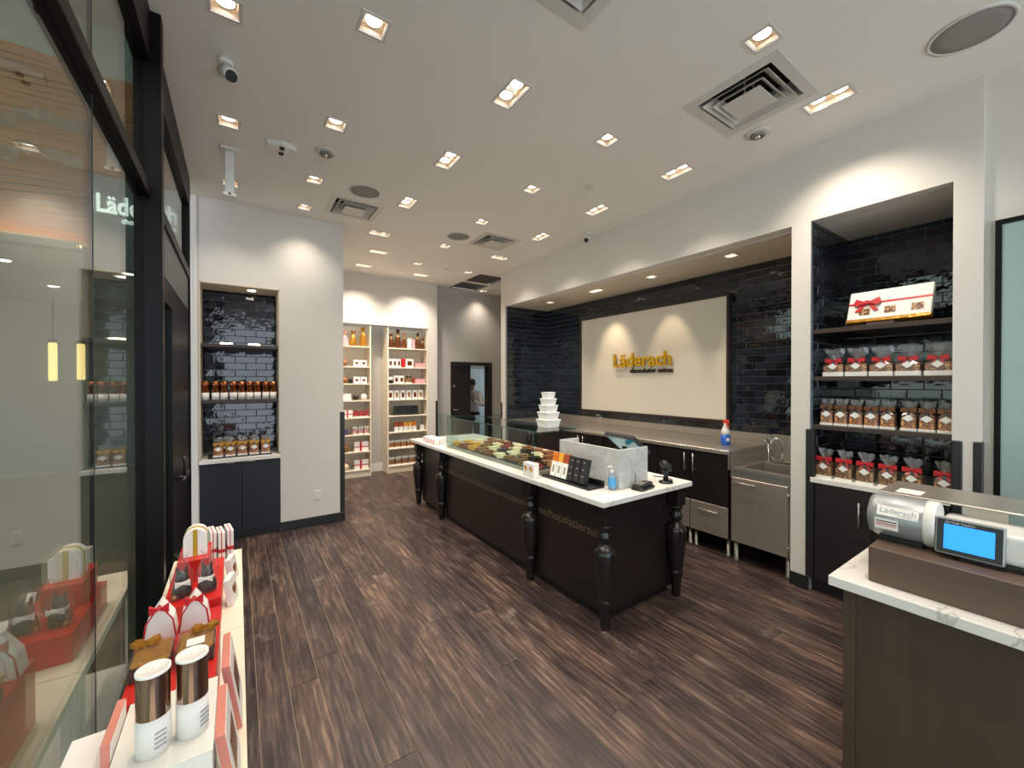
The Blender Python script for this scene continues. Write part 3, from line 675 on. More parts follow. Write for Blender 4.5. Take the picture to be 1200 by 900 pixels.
# trays of bark
BK = ['choc_yellow', 'choc_red', 'choc_white', 'choc_milk', 'choc_nut', 'choc_dark']
BN = {'choc_yellow': 'yellow mango', 'choc_red': 'red berry', 'choc_white': 'white', 'choc_milk': 'milk', 'choc_nut': 'hazelnut studded', 'choc_dark': 'dark'}
rg = random.Random(11); barkm = {}
def bark_mesh(kind, v):
    if (kind, v) not in barkm:
        q = random.Random(v*7+1); n = 7; pts = []
        for i in range(n):
            a = 2*math.pi*i/n+q.uniform(-.2, .2); pts.append((.066*math.cos(a)*q.uniform(.8, 1.1), .05*math.sin(a)*q.uniform(.8, 1.1)))
        bm = prism(new(), pts, .013, 'z', 0); bmesh.ops.bevel(bm, geom=list(bm.edges), offset=.0025, segments=1, affect='EDGES')
        me = bpy.data.meshes.new('chocolate_bark'); bm.to_mesh(me); bm.free(); me.materials.append(M[kind]); barkm[kind, v] = me
    return barkm[kind, v]
traym = None
for r in range(4):
    for c in range(9):
        x = 2.215+r*.165; y = 4.40-c*.192
        kind = ('choc_yellow', 'choc_red', 'choc_yellow', 'choc_nut', 'choc_milk', 'choc_white', 'choc_nut', 'choc_milk', 'choc_red')[c] if r == 0 else (('choc_yellow', 'choc_yellow', 'choc_nut', 'choc_white', 'choc_dark')[c] if (r == 1 and c < 5) else rg.choice(BK[1:]+['choc_white', 'choc_nut']))
        row = ('front', 'second', 'third', 'rear')[r]
        o = thing('bark_tray', 'dark slate tray in the %s row inside the glass display case' % row, 'tray', (x, y, .9255), 0, 'bark trays %s row' % row)
        if traym is None:
            b_ = mk('plate', box(new(), -.078, .078, -.092, .092, 0, .006, .001), 'slate', o); traym = b_.data
        else: inst('plate', traym, o)
        for k in range(3):
            me = bark_mesh(kind, (r*5+c*3+k) % 4)
            ob = bpy.data.objects.new('chocolate_bark', me); COL.objects.link(ob)
            ob.location = (x-.012+rg.uniform(-.006, .006), y-.034+k*.034, .9315+.0135*k); ob.rotation_euler = (0, 0, rg.uniform(-.25, .25))
            tag(ob, '%s chocolate bark slab on a slate tray in the %s row of the case' % (BN[kind], row), 'chocolate', '%s bark %s row' % (BN[kind], row))
# marble surround with till screen
t = thing('marble_surround', 'grey veined marble box open at the back on the island', 'box', (2.5, 2.35, .9))
mk('front_slab', L(t, box(new(), 2.335, 2.355, 2.015, 2.69, .901, 1.192, .002)), 'carrara', t)
mk('side_slab', L(t, box(new(), 2.355, 2.66, 2.015, 2.035, .901, 1.192, .002)), 'carrara', t)
mk('side_slab', L(t, box(new(), 2.355, 2.55, 2.67, 2.69, .901, 1.192, .002)), 'carrara', t)
t = thing('till_screen', 'black tilted touch screen standing behind the marble surround', 'monitor', (2.60, 2.20, .9), R(-8))
mk('foot', lathe(new(), [(.10, .001), (.10, .012), (.03, .02)], 20), 'black_plastic', t)
mk('stand', tube(new(), [(0, 0, .012), (0, 0, .20), (.01, 0, .27)], .022, 10), 'black_plastic', t)
bm = box(new(), -.016, .016, -.17, .17, -.115, .115, .006); s_ = mk('bezel', bm, 'dark_grey', t, (.03, 0, .30), (0, R(-52), 0))
mk('touch_glass', box(new(), .016, .0175, -.155, .155, -.10, .10), 'screen_black', s_)
mk('rear_plate', box(new(), -.0178, -.016, -.155, .155, -.10, .09), 'screen_teal', s_)
# items on the island top
t = thing('bar_stand', 'black tray holding a row of leaning chocolate bars', 'stand', (2.2, 2.39, .9))
mk('base', box(new(), -.085, .085, -.275, .285, .001, .014, .002), 'black_plastic', t)
mk('back_lip', box(new(), .07, .085, -.275, .285, .014, .05, .002), 'black_plastic', t)
mk('wooden_marker', box(new(), -.02, .02, .215, .25, .014, .13, .002), 'sand', t)
bars = [('orange', 'orange topped'), ('amber', 'amber topped'), ('rust', 'rust topped'), (None, 'first black'), (None, 'second black'), (None, 'third black')]
barlab = ['slim chocolate bar box with orange top and white base on black tray', 'slim chocolate bar box with amber top and white base on black tray', 'slim chocolate bar box with rust top and white base on black tray',
          'slim black chocolate bar box beside the rust topped one', 'slim black chocolate bar box in the middle of three black ones', 'slim black chocolate bar box at the sanitizer end of the tray']
for k, (c, n) in enumerate(bars):
    y = 2.565-k*.068
    o = thing('chocolate_bar', barlab[k], 'chocolate', (2.165, y, .9198)); e = .029
    if c:
        mk('sleeve_lower', box(new(), -.02, .02, -e, e, 0, .12, .001), 'card_white', o, rot=(0, R(14), 0)); mk('sleeve_upper', box(new(), -.02, .02, -e, e, .12, .195, .001), c, o, rot=(0, R(14), 0))
        mk('print', box(new(), -.0206, -.02, -.012, .012, .03, .09), 'tagsilver', o, rot=(0, R(14), 0))
    else:
        mk('sleeve', box(new(), -.022, .022, -e, e, 0, .19, .001), 'black_card', o, rot=(0, R(14), 0))
        for zz in (.05, .10, .155): mk('print', box(new(), -.0227, -.022, -.011, .011, zz, zz+.008), 'tagsilver', o, rot=(0, R(14), 0))
for k in range(2):
    o = thing('small_box', ['slim white box with flower print beside the display glass', 'slim white box with flower print nearer the bar tray'][k], 'box', (2.035, 2.745-k*.075, .9), R(8))
    mk('carton', box(new(), -.03, .03, -.032, .032, .001, .118, .001), 'card_white', o)
    mk('print', lathe(new(), [(.018, 0), (.018, .001)], 9, (-.0312, 0, .07), 'x'), 'amber', o); mk('print', lathe(new(), [(.010, 0), (.010, .001)], 7, (-.0322, .008, .085), 'x'), 'rust', o)
for k in range(10):
    x = 2.10+.055*(k % 2)+.02*(k//5); y = 5.10-.072*(k//2)
    o = thing('mini_box', 'small white box with thin stripes grouped at the far end of the island', 'box', (2.08+.075*(k % 2), 5.08-.078*(k//2), .9), 0, 'striped mini boxes')
    mk('carton', box(new(), -.033, .033, -.034, .034, .001, .07, .003), 'card_white', o)
    for q in (-.018, 0, .018): mk('stripe', box(new(), -.0336, -.033, q-.004, q+.004, .004, .062), 'rose', o)
o = thing('hand_sanitizer', 'clear pump bottle of blue hand sanitizer beside marble surround', 'bottle', (2.29, 2.05, .9), 0)
mk('bottle', lathe(new(), [(.030, .001), (.032, .01), (.032, .10), (.024, .12), (.012, .128)], 18, sx=.8), 'clear_plastic', o)
mk('liquid', lathe(new(), [(.027, .006), (.029, .012), (.029, .09)], 18, sx=.8), 'cyan_label', o)
mk('label_band', lathe(new(), [(.0325, .03), (.0325, .085)], 18, sx=.8, cap=False), 'cyan_label', o)
mk('pump', tube(tube(lathe(new(), [(.014, .126), (.014, .145), (.006, .148)], 12), [(0, 0, .145), (0, 0, .172)], .005), [(0, 0, .172), (-.035, .01, .168)], .006), 'white_plastic', o)
o = thing('card_terminal', 'black card payment terminal lying on its cradle on the island', 'card terminal', (2.50, 1.937, .9), R(8))
mk('cradle', box(new(), -.09, .09, -.05, .05, .001, .022, .006), 'black_plastic', o)
mk('handset', box(new(), -.085, .085, -.036, .036, .022, .045, .008, seg=2), 'dark_grey', o); mk('display', box(new(), .02, .075, -.028, .028, .045, .047), 'screen_black', o)
for a in range(4):
    for b in range(3): mk('key', box(new(), -.075+a*.022, -.06+a*.022, -.026+b*.02, -.012+b*.02, .045, .048), 'tagsilver', o)
mk('antenna', tube(new(), [(-.02, .045, .022), (-.02, .05, .11)], .003), 'black_plastic', o)
o = thing('barcode_scanner', 'black handheld barcode scanner upright in its stand on island end', 'scanner', (2.80, 1.95, .9), R(-20))
mk('base', lathe(new(), [(.05, .001), (.05, .012), (.025, .022)], 20, sx=1.1), 'black_plastic', o)
mk('neck', tube(new(), [(0, 0, .015), (0, 0, .07), (-.01, 0, .10)], [.022, .018, .026], 12), 'black_plastic', o)
mk('head', tube(new(), [(.03, 0, .09), (.02, 0, .12), (-.02, 0, .148), (-.04, 0, .15)], [.02, .03, .032, .026], 14), 'dark_grey', o); mk('window', tube(new(), [(-.038, 0, .15), (-.046, 0, .15)], [.024, .022], 14), 'screen_black', o)
mk('cable', tube(new(), [(.03, 0, .012), (.09, .04, .006), (.10, .12, .006), (.02, .20, .006)], .004, 6), 'black_plastic', o)
# stack of white takeaway boxes on the case
prev = CZ1+.0085
st_lab = ['bottom', 'second', 'middle', 'fourth', 'top']
for k in range(5):
    wd = .165-.018*k; ht = .078-.004*k
    o = thing('stacked_box', 'white tapered cardboard box, %s of the stack of five on the case' % st_lab[k], 'box', (2.43, 2.96, prev), R(0), 'stacked white boxes')
    bm = new(); a, b = wd*.42, wd*.5
    A = [bm.verts.new((sx*a, sy*a, 0)) for sx, sy in ((-1, -1), (1, -1), (1, 1), (-1, 1))]; B = [bm.verts.new((sx*b, sy*b, ht*.8)) for sx, sy in ((-1, -1), (1, -1), (1, 1), (-1, 1))]
    bm.faces.new(A[::-1]); bm.faces.new(B); [bm.faces.new((A[i], A[(i+1) % 4], B[(i+1) % 4], B[i])) for i in range(4)]
    mk('tub', bm, 'card_white', o); mk('lid', box(new(), -b-.003, b+.003, -b-.003, b+.003, ht*.8, ht*.93, .002), 'paper', o)
    prev += ht*.93+.0005

# ================================================================== SIGN
sg = thing('sign_board', 'large cream sign board with dark frame and gold letters', 'sign', (4.69, 3.64, 1.2))
mk('panel', L(sg, box(new(), 4.68, 4.735, 2.46, 4.84, 1.25, 2.69, .002)), 'panel', sg)
mk('frame', L(sg, box(box(box(box(new(), 4.665, 4.735, 2.43, 2.46, 1.22, 2.72), 4.665, 4.735, 4.84, 4.87, 1.22, 2.72), 4.665, 4.735, 2.46, 4.84, 1.22, 1.25), 4.665, 4.735, 2.46, 4.84, 2.69, 2.72)), 'panel_frame', sg)
a = on_x(719, 432, 4.65); b = on_x(787, 432, 4.65); c = on_x(719, 430, 4.65)
letters('letter', 'L\u00e4derach', .265, 'gold', sg, Vector((4.64, a.y, c.z))-sg.location, FACE_NEG_X, .014, a.y-b.y)
a2 = on_x(738, 437, 4.66); b2 = on_x(788, 434, 4.66)
letters('small_letter', 'chocolatier suisse', .09, 'brown_text', sg, Vector((4.665, a2.y, a2.z))-sg.location, FACE_NEG_X, .010, a2.y-b2.y)
mk('stand_off', L(sg, tube(tube(tube(new(), [(4.65, a.y-.1, 1.9), (4.685, a.y-.1, 1.9)], .006), [(4.65, a.y-.35, 1.9), (4.685, a.y-.35, 1.9)], .006), [(4.65, a.y-.65, 1.9), (4.685, a.y-.65, 1.9)], .006)), 'gold', sg)

# ================================================================== STEEL COUNTER RUN
t = thing('steel_worktop', 'long stainless steel worktop under the sign board', 'worktop', (4.3, 3.9, .9))
mk('top', L(t, box(new(), 3.84, 4.735, 2.004, 5.82, 1.0, 1.04, .004)), 'steel', t)
mk('upstand', L(t, box(new(), 4.71, 4.735, 2.004, 5.82, 1.041, 1.13, .003)), 'steel', t)
mk('end_panel', L(t, box(new(), 3.86, 4.70, 2.004, 2.016, .86, 1.0)), 'steel', t)
def handle(par, p, vertical, ln, off=(-.03, 0, 0)):
    p = Vector(p); d = Vector((0, 0, 1)) if vertical else Vector((0, 1, 0)); o_ = Vector(off)
    bm = tube(new(), [p+o_-d*ln/2, p+o_+d*ln/2], .006, 8)
    for s in (-.35, .35): tube(bm, [p+d*ln*s, p+o_+d*ln*s], .005, 6)
    return mk('handle', bm, 'steel', par)
cabs = [(2.02, 2.41), (2.415, 2.80), (2.81, 3.2), (3.205, 3.6), (3.61, 4.0), (4.005, 4.4), (4.41, 5.1), (5.105, 5.80)]
lab = ['dark cabinet over a steel drawer beside the sink unit', 'dark cabinet over a steel drawer whose handle meets its neighbour by the sink', 'dark base cabinet behind the island till screen', 'dark base cabinet behind the display case', 'dark base cabinet under the sign lettering', 'dark base cabinet beneath the far half of the sign', 'wide dark base cabinet near the far tiled side', 'wide dark base cabinet against the far tiled side wall']
for k, ((y0, y1), lb) in enumerate(zip(cabs, lab)):
    o = thing('base_cabinet', lb, 'cabinet', (4.2, (y0+y1)/2, 0)); yc = o.location.y; h = (y1-y0)/2
    mk('body', box(new(), -.31, .45, -h, h, .18, .998), 'cab', o)
    dr = mk('door', box(new(), -.33, -.31, -h+.003, h-.003, .49, .985, .002), 'cab', o)
    s = 1 if k % 2 == 0 else -1
    handle(dr, (-.33, s*(h-.045), .87), True, .19)
    dw = mk('drawer', box(new(), -.33, -.31, -h+.003, h-.003, .19, .485, .002), 'steel_dark', o)
    handle(dw, (-.33, 0, .42), False, .22)
    for yy in (-h+.03, h-.03): mk('leg', lathe(new(), [(.022, 0), (.022, .02), (.016, .025), (.018, .18)], 12, (-.26, yy, 0)), 'steel', o)
o = thing('sink_unit', 'stainless steel sink cabinet on tubular legs beside the white pillar', 'sink', (4.25, 1.745, 0))
mk('body', box(new(), -.37, .46, -.25, .25, .19, .60), 'steel_dark', o)
sd = mk('door', box(new(), -.39, -.37, -.235, .235, .20, .80, .003), 'steel_dark', o); handle(sd, (-.39, .12, .76), False, .21)
mk('hinge', lathe(lathe(new(), [(.006, .25), (.006, .30)], 8, (-.39, -.24, 0)), [(.006, .70), (.006, .75)], 8, (-.39, -.24, 0)), 'chrome', o)
mk('side_panel', box(new(), -.37, .46, .235, .25, .60, .86), 'steel_dark', o); mk('side_panel', box(new(), -.37, .46, -.25, -.235, .60, .86), 'steel_dark', o)
mk('apron', box(new(), -.385, -.37, -.25, .25, .80, .862), 'steel', o)
bm = new(); x0, x1, y0, y1 = -.36, .46, -.25, .25; bx0, bx1, by0, by1 = -.26, .16, -.21, .20
for q in ((x0-.03, bx0, y0, y1), (bx1, x1, y0, y1), (bx0, bx1, y0, by0), (bx0, bx1, by1, y1)): box(bm, *q, .862, .88)
box(bm, x0-.03, x0-.02, y0, y1, .88, .892); box(bm, x0-.03, x1, y1-.008, y1, .88, 1.0)
mk('rim', bm, 'steel', o)
bm = new()
for q in ((bx0-.004, bx0, by0, by1), (bx1, bx1+.004, by0, by1), (bx0, bx1, by0-.004, by0), (bx0, bx1, by1, by1+.004)): box(bm, *q, .66, .862)
box(bm, bx0, bx1, by0, by1, .655, .66); mk('basin', bm, 'steel', o)
mk('backsplash', box(new(), .45, .465, -.25, .25, .88, 1.14), 'steel', o)
for xx, yy in ((-.33, .22), (-.33, -.22), (.4, .22), (.4, -.22)): mk('leg', lathe(new(), [(.018, 0), (.026, .012), (.020, .03), (.020, .19)], 12, (xx, yy, 0)), 'steel', o)
fb = mk('faucet_base', box(new(), .20, .25, -.12, .16, .88, .905, .006), 'chrome', o)
mk('spout', tube(new(), [(.22, .05, .90), (.22, .05, 1.07)]+[(.22-.02*(1-math.cos(a*math.pi/8)), .05+.045*(1-math.cos(a*math.pi/8)), 1.07+.06*math.sin(a*math.pi/8)) for a in range(1, 9)]+[(.18, .14, 1.02)], .010, 10), 'chrome', fb)
for yy in (-.08, .13): mk('tap', tube(tube(new(), [(.22, yy, .90), (.22, yy, .94)], .014), [(.22, yy, .935), (.17, yy, .945)], .006), 'chrome', fb)
o = thing('tall_tap', 'tall chrome column tap standing on the steel sink edge', 'tap', (4.56, 1.962, .8802))
mk('column', tube(new(), [(0, 0, 0), (0, 0, .015), (0, 0, .22)], [.022, .010, .010], 12), 'chrome', o); mk('nozzle', tube(new(), [(0, 0, .205), (-.04, .01, .215), (-.05, .012, .19)], [.012, .014, .010], 10), 'chrome', o); mk('lever', tube(new(), [(0, 0, .21), (.02, -.03, .25)], .006), 'chrome', o)
o = thing('small_tap', 'short chrome tap on the worktop under the sign', 'tap', (4.60, 4.35, 1.0402))
mk('column', tube(new(), [(0, 0, 0), (0, 0, .012), (0, 0, .12), (-.03, 0, .15), (-.07, 0, .145), (-.08, 0, .12)], [.02, .010, .010, .010, .009, .008], 10), 'chrome', o); mk('lever', tube(new(), [(0, 0, .10), (.0, -.05, .12)], .005), 'chrome', o)
o = thing('spray_bottle', 'spray bottle of blue cleaner with red trigger on steel worktop', 'bottle', (4.2, 2.22, 1.0402), R(60))
mk('liquid', lathe(new(), [(.042, 0), (.046, .008), (.046, .11)], 20, sx=.85), 'blue_liquid', o)
mk('shoulder', lathe(new(), [(.046, .1105), (.044, .14), (.026, .185), (.017, .20), (.017, .225)], 20, sx=.85), 'white_plastic', o)
mk('label', lathe(new(), [(.018, 0), (.018, .001)], 12, (-.041, 0, .06), 'x'), 'paper', o)
mk('trigger_head', tube(box(new(), -.05, .035, -.013, .013, .225, .262, .005), [(-.02, 0, .228), (-.05, 0, .20), (-.052, 0, .175)], [.007, .007, .005], 8), 'red_plastic', o)

# ================================================================== PRODUCT BUILDERS
def bag_proto(name, label, cat, wd, dp, ht, fill, ribbon, base='paper', tagged=True, top=.075, group=None, seed=1, band=.018):
    """clear gift bag: block of chocolate on a white card base, gathered neck with ribbon bow, flared top and diamond tag"""
    o = thing(name, label, cat, (0, 0, -50), 0, group); q = random.Random(seed)
    mk('card_base', box(new(), -dp/2, dp/2, -wd/2, wd/2, 0, band, .001), base, o)
    bm = new(); nx, ny = 3, 4                                     # stacked chunks
    for i in range(nx):
        for j in range(ny):
            x0 = -dp/2+.004+i*(dp-.008)/nx; y0 = -wd/2+.004+j*(wd-.008)/ny; hh = ht*q.uniform(.66, 1.0)
            box(bm, x0+q.uniform(0, .003), x0+(dp-.008)/nx-.001, y0+q.uniform(0, .003), y0+(wd-.008)/ny-.001, band, band+hh)
    mk('chocolate_pieces', bm, fill, o)
    z1 = band+ht; bm = new(); n = 12
    def rg_(rx, ry, z, jit=0): return [bm.verts.new((rx*math.cos(2*math.pi*i/n)*(1+(jit if i % 2 else -jit)), ry*math.sin(2*math.pi*i/n)*(1+(jit if i % 2 else -jit)), z+(q.uniform(-.012, .012) if jit else 0))) for i in range(n)]
    def sq(v): return math.copysign(abs(v)**.35, v)
    def bx_(rx, ry, z): return [bm.verts.new((rx*sq(math.cos(2*math.pi*(i+.001)/n)), ry*sq(math.sin(2*math.pi*(i+.001)/n)), z)) for i in range(n)]
    rs = [bx_(dp*.5+.002, wd*.5+.002, band), bx_(dp*.5+.002, wd*.5+.002, z1-.01), rg_(dp*.42, wd*.42, z1+.012), rg_(.018, .024, z1+.034), rg_(dp*.36, wd*.40, z1+.034+top*.6, .14), rg_(dp*.42, wd*.43, z1+.034+top, .15)]
    for m_, (a, b) in enumerate(zip(rs, rs[1:])):
        for i in range(n): bm.faces.new((a[i], a[(i+1) % n], b[(i+1) % n], b[i])).material_index = 1 if m_ > 1 else 0
    mk('cellophane', bm, ['cello', 'cello_top'], o)
    if ribbon:
        zc = z1+.03; bw = min(1, wd/.108); bm = lathe(new(), [(.026, zc-.006), (.029, zc), (.026, zc+.006)], 10)
        for s in (-1, 1):
            prism(bm, [(-.0, zc), (s*.03*bw, zc+.016), (s*.052*bw, zc+.016), (s*.052*bw, zc-.018), (s*.03*bw, zc-.014)], .018, 'x', -dp*.22-.020)
            prism(bm, [(s*.004, zc), (s*.02, zc-.004), (s*.036, zc-.045), (s*.02, zc-.046)], .004, 'x', -dp*.30-.008)
        mk('ribbon_bow', bm, ribbon, o)
    if tagged:
        zc = band+ht*.72; s = .025
        mk('tag', prism(new(), [(0, zc+s), (s*1.25, zc), (0, zc-s), (-s*1.25, zc)], .0015, 'x', -dp*.5-.006), 'card_white', o)
    return o
def place(p, spots, used, label=None, group=None):
    for loc, rz in spots:
        if used[0]: clone(p, loc, rz, label, group)
        else:
            p.location = loc; p.rotation_euler[2] = rz; used[0] = True
            if label: p['label'] = label
            if group: p['group'] = group

# ================================================================== RIGHT PRODUCT NICHE
t = thing('niche_cabinet', 'dark brown low cabinet with white top built into the tall niche', 'cabinet', (4.2, .955, 0))
mk('body', box(new(), -.34, .45, -.39, .385, .1, .884), 'cab', t); mk('plinth', box(new(), -.30, .45, -.39, .385, 0, .1), 'black_base', t)
d_ = mk('door', box(new(), -.36, -.34, -.385, -.002, .11, .88, .002), 'cab', t); handle(d_, (-.36, -.09+.02, .70), True, .19)
d_ = mk('door', box(new(), -.36, -.34, .002, .355, .11, .88, .002), 'cab', t); handle(d_, (-.36, .09-.02, .70), True, .19)
mk('white_top', box(new(), -.365, .472, -.391, .386, .886, .926, .002), 'white', t)
for z_, lb in ((2.085, 'brown wood shelf holding the ribbon gift box in the tall niche'), (1.705, 'brown wood shelf under the small red bow bags in the tall niche'), (1.315, 'brown wood shelf under the bags without bows in the tall niche')):
    t = thing('niche_shelf', lb, 'shelf', (4.2, .955, z_), 0)
    mk('board', box(new(), -.33, .472, -.391, .386, 0, .035, .002), 'shelf_wood', t)
    mk('led_strip', box(new(), .35, .37, -.35, .35, -.004, 0), 'reveal', t)
pA = bag_proto('gift_bag', 'clear bag of chocolate with red bow on low white tray', 'gift bag', .135, .105, .062, 'choc_mix', 'red', band=.034, top=.085, seed=2)
place(pA, [((3.985, y, 1.7405), 0) for y in (1.225, 1.08, .935, .79, .64)], [False], 'clear bag of chocolate with red bow and white card base on the middle niche shelf', 'red bow bags middle shelf')
pB = bag_proto('gift_bag', 'x', 'gift bag', .085, .085, .10, 'choc_amber', 'bronze_film', top=.05, seed=3)
place(pB, [((3.955, 1.26-.092*k-(.02 if k > 4 else 0), 1.3505), 0) for k in range(8)], [False], 'clear chocolate bag with brown tie and white tag on the lower niche shelf', 'brown tie bags lower shelf')
pC = bag_proto('gift_bag', 'x', 'gift bag', .105, .10, .105, 'choc_mix', 'red', top=.075, seed=4)
place(pC, [((3.94, 1.27-.128*k-(.03 if k == 5 else 0), .9265), 0) for k in range(6)], [False], 'clear chocolate bag with red bow standing on the white niche cabinet top', 'red bow bags on cabinet')
g = thing('gift_box', 'large white gift box with red bow and three windows on a stand', 'gift box', (4.05, .92, 2.1205), R(-4))
mk('stand', prism(new(), [(-.06, 0), (.06, 0), (.06, .10), (.045, .10), (-.045, .03), (-.06, .03)], .16, 'y', -.05), 'riser', g)
bx = mk('carton', box(new(), -.02, .02, -.24, .24, 0, .26, .002), 'card_white', g, (-.035, 0, .035), (0, R(20), 0))
mk('carton_base', box(new(), -.026, .024, -.242, .242, -.004, .022, .002), 'gold_foil', bx)
mk('ribbon', box(new(), -.0215, -.02, -.24, .24, .145, .162), 'red', bx)
bm = new()
for s in (-1, 1):
    prism(bm, [(.12, .153), (.12+s*.07, .19), (.12+s*.085, .15), (.12+s*.06, .125)], .018, 'x', -.04); prism(bm, [(.12, .15), (.12+s*.03, .14), (.12+s*.075, .085), (.12+s*.045, .082)], .004, 'x', -.028)
box(bm, -.045, -.02, .103, .137, .138, .17, .004); mk('bow', bm, 'red', bx)
for k in range(3): mk('window', box(new(), -.0212, -.02, .10-.15*k, .165-.15*k, .055, .11), 'choc_nut', bx)

# ================================================================== LEFT WALL NICHE
t = thing('wall_cabinet', 'charcoal two door cabinet under the left wall niche', 'cabinet', (.037, 5.23, 0))
mk('body', box(new(), -.361, .361, .02, .44, .08, .838), 'cab_blue', t); mk('plinth', box(new(), -.361, .361, .05, .44, 0, .08), 'black_base', t)
for a, b in ((-.36, -.002), (.002, .36)): mk('door', box(new(), a, b, .0, .02, .085, .836, .002), 'cab_blue', t); 
for a in (-.10, .08): mk('finger_pull', box(new(), a-.04, a+.04, -.006, .0, .828, .838), 'tagsilver', t)
mk('white_top', box(new(), -.362, .362, -.02, .445, .842, .883, .002), 'white', t)
for z_, lb in ((2.06, 'empty brown shelf with two glowing lights in the left niche'), (1.47, 'brown shelf carrying a row of copper tins in the left niche')):
    t = thing('wall_shelf', lb, 'shelf', (.037, 5.40, z_)); mk('board', box(new(), -.346, .346, -.16, .27, 0, .035, .002), 'shelf_wood', t)
    if z_ > 2:
        for q in (-.13, .12): mk('light_bar', box(new(), q-.055, q+.055, -.12, -.08, .0355, .055, .004), 'led', t)
for q in (-.17, .10):
    o = tag(mk('niche_light', lathe(new(), [(.03, -.0), (.038, -.006), (.038, -.001)], 14), 'lamp' if q > 0 else 'off', None, (.037+q, 5.40, NZ-.012)), 'round niche downlight, %s' % ('lit' if q > 0 else 'unlit'), 'light')
tin = thing('copper_tin', 'copper chocolate tin with white lower label on the left niche shelf', 'tin', (0, 0, -50), 0, 'copper tins on shelf')
mk('body', lathe(new(), [(.033, .075), (.033, .148), (.0345, .15), (.0345, .19)], 18), 'copper', tin); mk('label_band', lathe(new(), [(.0335, 0), (.0335, .076)], 18), 'paper', tin); mk('lid', lathe(new(), [(.034, .19), (.034, .194), (.028, .195)], 18), 'gold', tin)
xs = [-.275, -.19, -.115, -.035, .04, .112, .184, .262, .335]
place(tin, [((x, 5.29, 1.5055), 0) for x in xs], [False])
t = thing('bag_tray', 'dark flat tray under the chocolate bags in the left niche', 'tray', (.02, 5.40, .8835)); mk('plate', box(new(), -.28, .30, -.13, .15, 0, .012, .003), 'slate', t)
pD = bag_proto('gift_bag', 'x', 'gift bag', .09, .09, .09, 'choc_amber', 'gold_foil', top=.055, seed=6)
place(pD, [((-.17+.108*k, 5.33, .896), R(90)) for k in range(5)]+[((-.10+.12*k, 5.45, .896), R(90)) for k in range(4)], [False], 'clear bag of amber chocolate with white tag on the dark niche tray', 'amber bags on niche tray')
pE = bag_proto('gift_bag', 'clear chocolate bag with red bow on top of the amber bags', 'gift bag', .13, .10, .05, 'choc_mix', 'red', top=.07, seed=8, tagged=False)
place(pE, [((-.10, 5.56, .896), R(90))], [False], 'clear chocolate bag with red bow behind the amber bags in the niche')
o = thing('power_outlet', 'white double power outlet on the left wall above the baseboard', 'outlet', (.779, YL, .36))
mk('plate', box(new(), -.035, .035, -.006, 0, -.057, .057, .002), 'white_plastic', o)
for zz in (-.02, .02): mk('socket', lathe(new(), [(.014, -.0085), (.014, -.006)], 12, (0, 0, zz), 'y'), 'off', o)

# ================================================================== WALL PANEL BEYOND THE NICHE
o = thing('framed_panel', 'tall pale teal panel in a thin dark frame on the right wall', 'panel', (3.875, -.3, .2))
mk('frame', L(o, box(box(box(box(new(), 3.862, 3.889, .358, .385, .2, 2.69), 3.862, 3.889, -1.0, -.97, .2, 2.69), 3.862, 3.889, -.97, .358, 2.66, 2.69), 3.862, 3.889, -.97, .358, .2, .23)), 'frame', o)
mk('sheet', L(o, box(new(), 3.868, 3.885, -.97, .358, .23, 2.66)), 'frost', o)

# ================================================================== CASH COUNTER
cc = thing('cash_counter', 'brown oak cash counter with white veined quartz top', 'counter', (2.5, -.2, 0))
mk('body', L(cc, box(new(), 2.07, 2.95, -1.6, .595, .02, .858, .003)), 'cash', cc)
mk('corner_post', L(cc, box(new(), 2.06, 2.10, .565, .602, .02, .858, .002)), 'cash', cc)
mk('plinth', L(cc, box(new(), 2.1, 2.92, -1.55, .56, 0, .02)), 'black_base', cc)
mk('quartz_top', L(cc, box(new(), 2.018, 3.0, -1.65, .64, .86, .9, .002)), 'quartz', cc)
o = thing('riser_block', 'long taupe brown wooden riser on the cash counter', 'riser', (2.32, 0, .9))
mk('block', L(o, box(new(), 2.095, 2.55, -1.2, .532, .9005, 1.041, .003)), 'riser', o)
o = thing('label_scale', 'silver shop scale with round printer housing and blue screen', 'scale', (2.3, .35, 1.042))
mk('printer_drum', L(o, lathe(new(), [(.06, .375), (.082, .382), (.086, .395), (.086, .54), (.078, .562), (.05, .57)], 28, (2.275, 0, 1.135), 'y')), 'silver_plastic', o)
mk('drum_cap', L(o, lathe(new(), [(.088, .362), (.090, .37), (.090, .392), (.088, .396)], 28, (2.275, 0, 1.135), 'y')), 'white_plastic', o)
mk('feet', L(o, box(box(new(), 2.22, 2.34, .40, .53, 1.043, 1.06), 2.20, 2.34, -.5, .3, 1.043, 1.058)), 'black_plastic', o)
ang = R(-12); dz = 1.135
lb = mk('brand_label', box(new(), -.0015, 0, -.062, .062, -.020, .020), 'card_white', o, Vector((2.275-.0868*math.cos(R(24)), .468, dz+.0868*math.sin(R(24))))-o.location, (0, R(24), 0))
text_obj('brand_text', 'L\u00e4derach', .030, 'grey_text', lb, (-.002, .054, -.008), FACE_NEG_X, .0003)
text_obj('tagline_text', 'chocolatier suisse', .010, 'grey_text', lb, (-.002, .0, -.0165), FACE_NEG_X, .0002)
l2 = mk('price_label', box(new(), -.0015, 0, -.036, .036, -.022, .022), 'card_white', o, Vector((2.275-.0868*math.cos(R(-6)), .500, dz-.008+.0868*math.sin(R(-6))))-o.location, (0, R(-6), 0))
for zz, c in ((.008, 'brown_text'), (-.002, 'rust'), (-.010, 'rose')): mk('line', box(new(), -.002, -.0015, -.032, .032, zz, zz+.004), c, l2)
